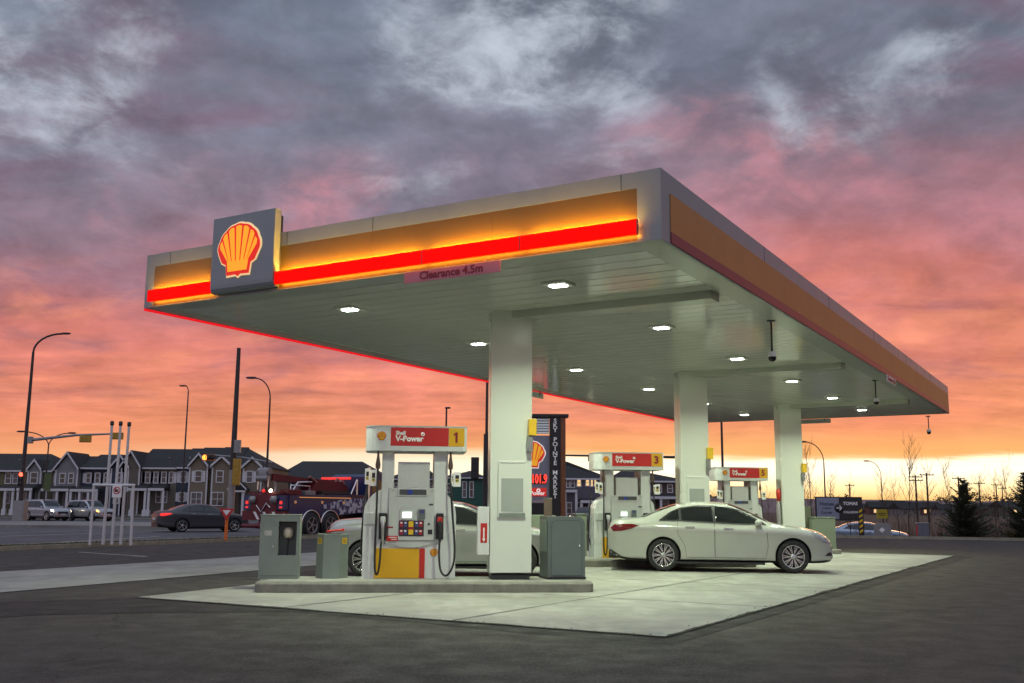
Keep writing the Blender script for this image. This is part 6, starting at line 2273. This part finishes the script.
for x in (1.75, 3.1, 8.0):
    for sd in (-1, 1):
        make_wheel(t, x, sd * (W2 - .10), .53, .45, sd, False, M_galv)
for x in (.55, 2.4, 4.0):
    mb = MB(); mb.bx(x, x + .16, -W2 - .03, -W2 - .002, 1.5, 1.62); mb.build('marker_lamp', M_chrome, bd)
# rear
mb = MB(); mb.bx(-.02, .245, -W2, W2, .75, 1.15); mb.bx(-.02, .245, -.75, .75, 1.15, 1.9); mb.build('rear_frame', M_tred, t)
for y in (-1.0, 1.0):
    mb = MB(); mb.bx(.0, .24, y - .22, y + .22, 1.2, 1.85); mb.build('rear_pillar', M_tblue, t)
    mb = MB(); mb.bx(-.03, -.002, y - .07, y + .07, 1.46, 1.60); mb.build('taillight', M_tail_lit, t)
    mb = MB(); mb.bx(-.03, -.002, y - .07, y + .07, 1.28, 1.36); mb.build('taillight', M_tail_lit, t)
for k in range(3):
    mb = MB(); mb.prism([(-.9 + .55 * k, .78), (-.75 + .55 * k, .78), (-.50 + .55 * k, 1.12), (-.65 + .55 * k, 1.12)], -.0, .01)
    mb.v = [(-.035 + v[1], v[0], v[2]) for v in mb.v]
    mb.build('chevron', M_white_ink, t)
mb = MB(); mb.tube([(.1, 0, .7), (-.25, 0, .5), (-.5, 0, .5)], [.16, .13, .1], 8); mb.tube([(-.5, -.75, .5), (-.5, .75, .5)], .09, 8); mb.build('underlift', M_tred, t)
mb = MB(); mb.tube([(-.02, -.4, 1.3), (-.06, -.2, 1.5), (-.06, .1, 1.1), (-.05, .4, 1.4)], .03, 6); mb.build('chain', M_chrome, t)
# boom
mb = MB()
mb.prism([(.1, 2.50), (.1, 2.82), (2.6, 2.66), (5.3, 2.62), (5.3, 2.25), (4.4, 1.97), (3.9, 1.97), (3.2, 2.42)], -.38, .38); bm_ = mb.build('boom', M_tred, t)
mb = MB(); mb.box((0.0, 0, 2.7), (.45, .55, .5), 0, .1); mb.tube([(-.05, -.32, 2.92), (-.05, .32, 2.92)], .16, 10); mb.tube([(-.15, -.32, 2.6), (-.15, .32, 2.6)], .13, 10); mb.build('boom_head', M_galv, bm_)
mb = MB(); mb.tube([(-.1, -.3, 2.7), (-.12, -.3, 2.2)], .03, 6); mb.tube([(-.1, .3, 2.7), (-.12, .3, 2.1)], .03, 6); mb.build('winch_cable', M_chrome, bm_)
for (a, b) in (((2.5, -.45, 2.75), (3.9, -.45, 1.98)), ((4.6, -.45, 2.7), (3.8, -.45, 1.98))):
    mb = MB(); mb.tube([a, b], .07, 6); mb.build('boom_strut', M_sig_or and mat('weathered_brass', (.24, .10, .07), .5, .1), bm_)
mb = MB(); mb.bx(2.9, 5.4, -.9, .9, 1.96, 2.10); mb.build('deck_plate', M_dark, t)
mb = MB(); mb.prism([(2.3, 1.98), (2.9, 2.5), (4.7, 2.58), (5.2, 2.3), (5.2, 1.98)], -.62, .62); mb.build('boom_turret', M_tred, t)
mb = MB(); mb.tube([(1.2, -.5, 1.95), (1.6, -.52, 2.45), (2.6, -.5, 2.50)], .05, 6); mb.tube([(.7, -.9, 1.86), (.7, -.9, 2.3), (2.0, -.9, 2.3), (2.0, -.9, 1.86)], .035, 6); mb.build('grab_rail', M_chrome, t)
mb = MB(); mb.bx(.5, 1.3, -1.05, -.45, 1.86, 2.12, .04); mb.build('tool_box', M_tred, t)
mb = MB(); mb.bx(1.5, 2.2, -1.1, -.6, 1.88, 2.08, .03); mb.build('tool_box', M_galv, t)
mb = MB(); mb.tube([(.3, -.35, 2.0), (.35, -.33, 2.3), (.15, -.3, 2.6)], .06, 6); mb.tube([(.3, .35, 2.0), (.35, .33, 2.3), (.15, .3, 2.6)], .06, 6); mb.build('hydraulic_ram', M_galv, t)
for y_, m_ in ((-.42, M_head_lit), (.0, M_tail_lit)):
    mb = MB(); mb.lathe([(0, .05), (.07, .05), (.08, 0), (0, 0)], 12, Matrix.Translation((-.05, y_, 2.05)) @ Matrix.Rotation(-PI / 2, 4, 'Y')); mb.build('work_lamp', m_, t)
mb = MB(); mb.bx(.02, .25, -.95, .95, 1.92, 2.02); mb.build('rear_beam', M_tred, t)
for y_ in (-.62, .62):
    mb = MB(); mb.lathe([(.05, 0), (.17, .04), (.17, .30), (.05, .34)], 12, Matrix.Translation((-.03, y_ - .17, 1.65)) @ Matrix.Rotation(-PI / 2, 4, 'X')); mb.build('cable_reel', M_galv, t)
mb = MB(); mb.lathe([(0, -.5), (.3, -.5), (.3, -.4), (.2, -.38), (.2, .38), (.3, .4), (.3, .5), (0, .5)], 16, Matrix.Translation((4.9, 0, 2.35)) @ Matrix.Rotation(PI / 2, 4, 'X')); mb.build('winch_drum', M_galv, t)
mb = MB(); mb.bx(4.9, 5.15, -.85, .85, 2.68, 2.80, .04); mb.build('light_bar', emat('lit_red_beacon', (1, .05, .04), .8), t)
for y in (-1.05, 1.05):
    mb = MB(); mb.tube([(5.35, y, 1.95), (5.35, y, 2.68)], .05, 8); mb.tube([(5.35, y, 2.68), (4.9, y, 1.97)], .04, 8); mb.build('pylon_leg', M_chrome, t)
# cab
mb = MB(); mb.prism([(6.0, .9), (6.0, 2.85), (6.35, 2.98), (7.5, 2.95), (7.95, 2.05), (9.3, 1.85), (9.45, 1.0), (9.4, .75), (6.0, .75)], -1.1, 1.1); cb = mb.build('cab', M_tblue, t)
mb = MB(); mb.prism([(6.5, 2.1), (6.5, 2.7), (7.4, 2.68), (7.75, 2.08)], -1.112, -1.102); mb.build('side_window', M_glass_dark, cb)
mb = MB(); mb.prism([(6.5, 2.1), (6.5, 2.7), (7.4, 2.68), (7.75, 2.08)], 1.102, 1.112); mb.build('side_window', M_glass_dark, cb)
mb = MB(); mb.tube([(6.1, -1.2, .9), (6.1, -1.2, 3.3)], .07, 8); mb.build('exhaust_stack', M_chrome, t)

# ------------------------------------------------------------------ right-hand background
# sign board with arrow
p = back(838.5, 3.0)
Y = p.y
t = thing('notice_board', 'wide board half pale blue and half black with round arrow in its middle', 'sign', (p.x, Y, p.z), 0)
X_ = lambda px: at(px, 508, Y).x - p.x
Z_ = lambda py: at(838, py, Y).z - p.z
M_bpale = mat('board_pale_blue', (.24, .27, .34), .5, var=.05, vscale=2)
M_bblack = mat('board_black', (.022, .02, .02), .5, var=.1, vscale=2)
for px in (819, 860):
    mb = MB(); mb.bx(X_(px) - .06, X_(px) + .06, -.0, .10, -.1, Z_(497)); mb.build('post', M_galv, t)
mb = MB(); mb.bx(X_(815), X_(862), -.07, -.002, Z_(520.5), Z_(496.8), .01); mb.build('frame', M_bblack, t)
mb = MB(); mb.bx(X_(816.3), X_(838.5), -.082, -.072, Z_(519.2), Z_(497.8)); pl = mb.build('pale_panel', M_bpale, t)
mb = MB(); mb.bx(X_(838.8), X_(861), -.080, -.072, Z_(519.2), Z_(497.8)); bl = mb.build('black_panel', M_bblack, t)
cxm, czm = X_(838.5), Z_(508)
mb = MB(); mb.lathe([(0, .015), (.24, .015), (.25, 0)], 22, Matrix.Translation((cxm, -.083, czm)) @ Matrix.Rotation(PI / 2, 4, 'X')); rd = mb.build('arrow_disc', M_bblack, t)
mb = MB(); mb.bx(cxm - .14, cxm + .08, -.108, -.1, czm - .025, czm + .025); mb.prism([(cxm + .0, czm + .13), (cxm + .05, czm + .13), (cxm + .16, czm), (cxm + .05, czm - .13), (cxm + .0, czm - .13), (cxm + .10, czm)], -.108, -.1); mb.build('arrow', M_white_ink, rd)
M_bink = mat('dull_blue_lettering', (.05, .07, .13), .5)
mb = MB()
text(mb, 'TOMAS', X_(850), -.088, Z_(503.6), .23, 'CENTER', .008)
text(mb, 'COLLISION', X_(850), -.088, Z_(512.2), .15, 'CENTER', .004)
mb.build('lettering', M_white_ink, bl)
mb = MB()
text(mb, 'Homes', X_(826.5), -.09, Z_(504), .26, 'CENTER', .008)
text(mb, 'available', X_(826.5), -.09, Z_(508.2), .14, 'CENTER', .003)
text(mb, 'Corner', X_(826), -.09, Z_(512.6), .20, 'CENTER', .006)
mb.build('lettering', M_bink, pl)

# striped marker post, grey boxes, yellow sign
p = back(861, .9, .08)
t = thing('marker_post', 'black and yellow striped marker post on the back kerb', 'post', p, R(-20))
mb = MB(); mb.box((0, 0, .70), (.26, .10, 1.40), 0, .02); mb.build('post', M_dark, t)
mb = MB()
for k in range(5):
    z = .15 + k * .25
    mb.prism([(-.08, z), (.08, z + .10), (.08, z + .22), (-.08, z + .12)], -.056, -.051)
mb.build('yellow_stripes', M_yellow, t)
p = back(882, .8, .08)
t = thing('utility_box', 'low grey utility box with white diamond mark on the back kerb', 'box', p, R(-20))
mb = MB(); mb.prism([(-.42, 0), (.42, 0), (.40, .55), (.30, .66), (-.30, .66), (-.40, .55)], 0, .5); mb.build('box_body', M_galv, t)
mb = MB(); mb.prism([(-.02, .2), (.12, .33), (-.02, .46), (-.16, .33)], -.012, -.001); mb.build('diamond_mark', M_white_ink, t)
p = back(922, .8, .08)
t = thing('utility_box', 'rounded grey utility pedestal left of the spruce trees', 'box', p, R(-20))
mb = MB(); mb.bx(-.31, .31, 0, .5, 0, .66, .05); mb.build('box_body', mat('blue_grey_box', (.12, .13, .16), .5, var=.08, vscale=4), t)
mb = MB(); mb.bx(-.33, .33, -.02, .52, .655, .71, .03); mb.build('lid', M_galv, t)
mb = MB(); mb.bx(-.29, -.22, -.008, -.001, .1, .6); mb.build('red_label', M_pump_red, t)
p = back(882, 4.5)
t = thing('roadside_sign', 'small yellow rectangular sign on a thin post behind the grey box', 'sign', p, 0)
zc = at(882, 514, p.y).z - p.z
mb = MB(); mb.tube([(0, 0, -.1), (0, 0, zc + .2)], .03, 6); mb.build('post', M_galv, t)
mb = MB(); mb.bx(-.30, .30, -.05, -.032, zc - .24, zc + .24, .01); mb.build('plate', mat('dull_yellow_plate', (.42, .33, .02), .5), t)
mb = MB(); mb.bx(-.2, .2, -.054, -.0505, zc + .02, zc + .06); mb.bx(-.16, .16, -.054, -.0505, zc - .08, zc - .04); mb.build('print', M_dark, t)

# ------------------------------------------------------------------ trees
M_bark = mat('dark_bark', (.045, .032, .024), .9, var=.3, vscale=6)
M_twig = mat('bare_twigs', (.065, .042, .026), .9, var=.3, vscale=3)
M_needle = mat('spruce_needles', (.055, .066, .038), .8, var=.45, vscale=2.5)
M_needle2 = mat('spruce_needles_light', (.065, .08, .04), .8, var=.4, vscale=3)


def bare_tree(label, p, h, seed, spread=.5, upright=.75, group='bare young trees', r0=None, levels=4):
    rnd = random.Random(seed)
    t = thing('bare_tree', label, 'tree', p, 0, group)
    r0 = r0 or h * .0075
    tr, cr_ = MB(), MB()
    trunk = [Vector((0, 0, -.05))]
    d = Vector((rnd.uniform(-.05, .05), rnd.uniform(-.05, .05), 1))
    n = 7
    for i in range(n):
        d = (d + Vector((rnd.uniform(-.06, .06), rnd.uniform(-.06, .06), .1))).normalized()
        trunk.append(trunk[-1] + d * h / n)
    rad = [r0 * (1 - .85 * i / n) for i in range(n + 1)]
    tr.tube(trunk, rad, 6)

    def branch(o, d, L_, r_, lev):
        pts = [o]
        q = d.copy()
        for k in range(4):
            q = (q + Vector((rnd.uniform(-.16, .16), rnd.uniform(-.16, .16), rnd.uniform(.0, .2) * upright))).normalized()
            pts.append(pts[-1] + q * L_ / 4)
        cr_.tube(pts, [r_, r_ * .8, r_ * .6, r_ * .45, r_ * .25], 4, False, False)
        if lev <= 0: return
        for k in range(rnd.randint(3, 4)):
            i = rnd.randint(1, 4)
            a = rnd.uniform(0, 2 * PI)
            dd = (q + Vector((math.cos(a), math.sin(a), rnd.uniform(0, .6))) * rnd.uniform(.4, .8)).normalized()
            branch(pts[i], dd, L_ * rnd.uniform(.45, .7), r_ * .6, lev - 1)

    for k in range(int(14 + h * 1.2)):
        f = rnd.uniform(.28, .98)
        i = min(n - 1, int(f * n))
        o = trunk[i].lerp(trunk[i + 1], f * n - i)
        a = rnd.uniform(0, 2 * PI)
        dd = Vector((math.cos(a) * spread, math.sin(a) * spread, upright)).normalized()
        branch(o, dd, h * rnd.uniform(.16, .30) * (1.15 - f * .6), r0 * .38 * (1.1 - f * .6), levels - 2)
    tr.build('trunk', M_bark, t)
    cr_.build('crown', M_twig, t)
    return t


trees = [('bare tree just right of the third column', 813, 452, 7), ('very thin bare tree between the two far lamps', 851, 482, 8), ('tall thin bare tree left of the spruce trees', 908, 447, 5),
         ('leaning bare tree with forked crown beside the yellow sign', 900, 478, 4), ('bare tree between the grey pedestal and the spruce', 928, 470, 8), ('bare tree directly above the big spruce', 955, 466, 9),
         ('bare tree right of the big spruce top', 983, 474, 7), ('bare tree beside the right hand spruce', 1011, 465, 6), ('short bare tree over the notice board', 826, 478, 11),
         ('bare tree above the white diamond box', 889, 474, 12), ('bare tree between the two spruces', 996, 478, 10), ('low bare tree right of the third column foot', 806, 470, 14)]
for i, (lb, px, top, off) in enumerate(trees):
    p = back(px, off)
    h = at(px, top, p.y).z - p.z
    bare_tree(lb, p, h, 40 + i, .5 if i != 3 else .7, .9 if top < 450 else .75)
# trees seen between the pumps and columns
for i, (lb, px, top, Y) in enumerate((('bare dark tree right of pump 5 header', 714, 488, 90), ('bare dark tree behind the third column left side', 768, 486, 95), ('bare tree seen left of pump 5', 705, 486, 105))):
    p = at(px, 520, Y); p.z = 0
    bare_tree(lb, p, at(px, top, Y).z, 80 + i, .7, .6)


def spruce(label, p, h, rad, seed):
    rnd = random.Random(seed)
    t = thing('spruce_tree', label, 'tree', p, 0, 'spruce trees')
    tr = MB(); tr.tube([(0, 0, -.05), (0, 0, h * .5), (0, 0, h * .98)], [h * .022, h * .014, .008], 7); tr.build('trunk', M_bark, t)
    cr_ = MB()
    lv = int(h * 9)
    for i in range(lv):
        f = (i + rnd.uniform(-.3, .3)) / lv
        f = max(0.01, min(.99, f))
        z = h * (.04 + .95 * f)
        R_ = rad * (1 - f) ** .8 + .04
        nb = int(6 + 9 * (1 - f))
        for b in range(nb):
            a = rnd.uniform(0, 2 * PI)
            L_ = R_ * rnd.uniform(.4, 1.25)
            up = rnd.uniform(-.12, .30) + f * .6
            o = Vector((0, 0, z))
            d = Vector((math.cos(a), math.sin(a), up)).normalized()
            m = max(3, int(L_ / .08))
            for k in range(m):
                s_ = (k + .6) / m
                c = o + d * (L_ * s_) + Vector((0, 0, -.10 * L_ * math.sin(s_ * PI) + .06 * L_ * s_ * s_))
                wid = .12 + .26 * L_ * (1 - s_) * .6
                for q in (-1, 1):
                    cr_.m = 1 if rnd.random() < .30 + .2 * f else 0
                    side = Vector((-math.sin(a) * q, math.cos(a) * q, rnd.uniform(-.5, .15)))
                    tip = c + (side * .8 + d * .7).normalized() * wid * rnd.uniform(.7, 1.4)
                    b1 = c + d * .035 + Vector((0, 0, .012))
                    b2 = c - d * .035 - Vector((0, 0, .015))
                    cr_.add([tuple(b2), tuple(b1), tuple(tip)], [(0, 1, 2)])
                if rnd.random() < .6:
                    tip = c + Vector((rnd.uniform(-.05, .05), rnd.uniform(-.05, .05), -rnd.uniform(.04, .11)))
                    cr_.add([tuple(c - d * .04), tuple(c + d * .04), tuple(tip)], [(0, 1, 2)])
    cr_.build('crown', [M_needle, M_needle2], t)
    return t


for lb, px, off, top, rad, sd in (('dark spruce tree standing on the back kerb, left one of the pair', 965, 1.0, 478.5, 1.45, 3), ('dark spruce tree cut by the right frame edge', 1027, 1.2, 472, 1.45, 5)):
    p = back(px, off, .06)
    spruce(lb, p, at(px, top, p.y).z - .06, rad, sd)
# small yellowish shrub
p = back(1010, .6, .08)
t = thing('small_shrub', 'small yellow-green shrub between the two spruce trees', 'shrub', p, 0)
rnd = random.Random(5)
st_, lf = MB(), MB()
for k in range(26):
    a, e_ = rnd.uniform(0, 2 * PI), rnd.uniform(.6, 1.3)
    L_ = rnd.uniform(.25, .5)
    tip = Vector((math.cos(a) * math.cos(e_), math.sin(a) * math.cos(e_), math.sin(e_))) * L_
    st_.tube([(0, 0, 0), tuple(tip * .6 + Vector((0, 0, .03))), tuple(tip)], [.008, .006, .003], 4, False, False)
    for q in range(10):
        c = tip * rnd.uniform(.4, 1.05)
        u_ = Vector((rnd.uniform(-1, 1), rnd.uniform(-1, 1), rnd.uniform(-1, 1))).normalized() * .04
        v_ = Vector((rnd.uniform(-1, 1), rnd.uniform(-1, 1), rnd.uniform(-1, 1))).normalized() * .03
        lf.quad(tuple(c - u_), tuple(c + v_), tuple(c + u_), tuple(c - v_))
st_.build('stems', M_bark, t); lf.build('leaves', mat('yellow_green_leaves', (.13, .11, .025), .8, var=.3, vscale=5), t)

# brush on the low ground: nobody could count it
rnd = random.Random(11)
mb = MB()
for k in range(5200):
    px = rnd.uniform(560, 1120)
    off = 1.8 + 42 * rnd.random() ** 1.6
    p = back(px, off)
    if p.x < 3 and p.y < 90: continue
    if 8.5 < off < 16.5: continue
    if off < 9 and 826 < px < 908 and rnd.random() < .93: continue
    cl = noise.noise(Vector((p.x * .22, p.y * .22, 1)))
    if cl < -.05 and rnd.random() < .75: continue
    h = rnd.uniform(.35, 1.5) * (1 + .6 * cl)
    lean = Vector((rnd.uniform(-.25, .25), rnd.uniform(-.25, .25), 1)) * h
    r_ = rnd.uniform(.008, .02)
    mid = p + lean * .5 + Vector((rnd.uniform(-.05, .05), rnd.uniform(-.05, .05), 0))
    mb.tube([p, mid, p + lean], [r_, r_ * .7, r_ * .3], 3, False, False)
    for q in range(2):
        o = p + lean * rnd.uniform(.3, .8)
        e_ = o + Vector((rnd.uniform(-.4, .4), rnd.uniform(-.4, .4), rnd.uniform(.2, .6))) * h * .5
        mb.tube([o, e_], [r_ * .6, r_ * .2], 3, False, False)
tag(mb.build('brush', mat('dry_brush', (.15, .095, .06), .9, var=.35, vscale=.7)), kind='stuff')
# grass tufts along the left verge
mb = MB()
for k in range(3800):
    s_ = rnd.uniform(-6, tt - 1)
    p = along(s_, rnd.uniform(.2, 1.28)) + Vector((0, 0, .09))
    h = rnd.uniform(.02, .07)
    a = rnd.uniform(0, PI)
    w_ = Vector((math.cos(a), math.sin(a), 0)) * .022
    tip = p + Vector((rnd.uniform(-.05, .05), rnd.uniform(-.05, .05), h))
    mb.add([tuple(p - w_), tuple(p + w_), tuple(tip)], [(0, 1, 2)])
tag(mb.build('verge_grass', M_grass), kind='stuff')

# far treeline on the rise
mb = MB()
for k in range(260):
    x = -120 + k * 4.4 + rnd.uniform(-2, 2)
    if noise.noise(Vector((x * .012, 5, 0))) < .0: continue
    y = 815
    z = 9.2
    h = rnd.uniform(2.0, 5.5); w_ = rnd.uniform(2, 4.5)
    for q in range(26):
        c = Vector((x + rnd.gauss(0, w_ * .5), y + rnd.uniform(-3, 3), z + abs(rnd.gauss(h * .5, h * .28))))
        u_ = Vector((rnd.uniform(-1, 1), rnd.uniform(-1, 1), rnd.uniform(-1, 1))).normalized() * .8
        v_ = Vector((rnd.uniform(-1, 1), rnd.uniform(-1, 1), rnd.uniform(-1, 1))).normalized() * .8
        mb.quad(tuple(c - u_), tuple(c + v_), tuple(c + u_), tuple(c - v_))
tag(mb.build('distant_woods', mat('far_foliage', (.07, .05, .045), .9)), kind='stuff')

# utility poles on the low ground
for i, (lb, px, top, Y, arms, z_) in enumerate((('utility pole with two crossarms, tallest pair left one', 917.5, 475, 190, (477, 480.5), -1), ('utility pole with one crossarm, right of the tall pair', 928.8, 473, 185, (475,), -1),
        ('utility pole above the big spruce', 960.5, 476.5, 210, (478.5,), -1), ('small utility pole with crossarm right of the big spruce', 969, 482, 260, (484,), -1), ('utility pole between the spruces, nearer one', 981, 481.5, 230, (483.5,), -1),
        ('far plain utility pole between the spruces', 998, 483, 270, (485,), -1), ('far utility pole above the notice board', 851, 484, 280, (485.5,), -1), ('far utility pole beside the right hand bare trees', 1004, 487, 300, (488.5,), -1))):
    p = at(px, 515, Y); p.z = z_
    t = thing('utility_pole', lb, 'utility pole', p, 0, 'far utility poles')
    h = at(px, top, Y).z - z_
    mb = MB(); mb.tube([(0, 0, 0), (0, 0, h)], [.20, .14], 7); mb.build('pole', M_bark, t)
    for ay in arms:
        mb = MB(); za = at(px, ay, Y).z - z_
        mb.box((0, -.1, za), (2.6, .14, .16))
        for q in (-1.15, -.5, .5, 1.15):
            mb.lathe([(.06, za + .08), (.08, za + .16), (.04, za + .28), (0, za + .28)], 6, Matrix.Translation((q, -.1, 0)))
        mb.build('crossarm', M_bark, t)

# far small houses on the low ground
wl = [siding('far_cream_wall', (.10, .08, .065)), siding('far_grey_wall', (.07, .065, .065)), siding('far_brick_wall', (.09, .04, .03)), siding('far_white_wall', (.17, .16, .155))]
spots = [(868, 460, 3), (879, 400, 2), (893, 430, 1), (904, 380, 3), (913, 410, 2), (931, 480, 0), (946, 440, 3), (988, 450, 2), (1004, 420, 0), (1020, 460, 1)]
cols = ['tan', 'grey', 'dull red', 'pale']
wi = [0, 1, 2, 3]
for i, (px, Y, k) in enumerate(spots):
    p = at(px, 512, Y); p.z = -1.1
    wd_, dp = 7 + (i * 37 % 5), 8
    side_ = ['left of the yellow sign', 'behind the yellow sign', 'right of the yellow sign', 'above the grey diamond box', 'left of the grey pedestal', 'right of the grey pedestal', 'left of the big spruce', 'right of the big spruce', 'between the two spruces', 'at the right frame edge'][i]
    t = thing('far_house', 'tiny far %s house on the low ground %s' % (cols[k], side_), 'house', p, R(-15 + i * 9 % 40), 'far houses on the low ground')
    h = 3.2 + (i * 13 % 3) * .6
    mb = MB(); mb.bx(-wd_ / 2, wd_ / 2, -dp / 2, dp / 2, 0, h); mb.build('wall', wl[k], t)
    mb = MB(); gable_roof(mb, -wd_ / 2, wd_ / 2, -dp / 2, dp / 2, h, h + 2.2, .4); mb.build('roof', M_roof, t)
    for q in (-.25, .25):
        mb = MB(); mb.bx(q * wd_ - .6, q * wd_ + .6, -dp / 2 - .05, -dp / 2 + .02, h * .45, h * .45 + 1.3); mb.build('window', M_lit if (i + int(q > 0)) % 4 == 1 else M_pane, t)
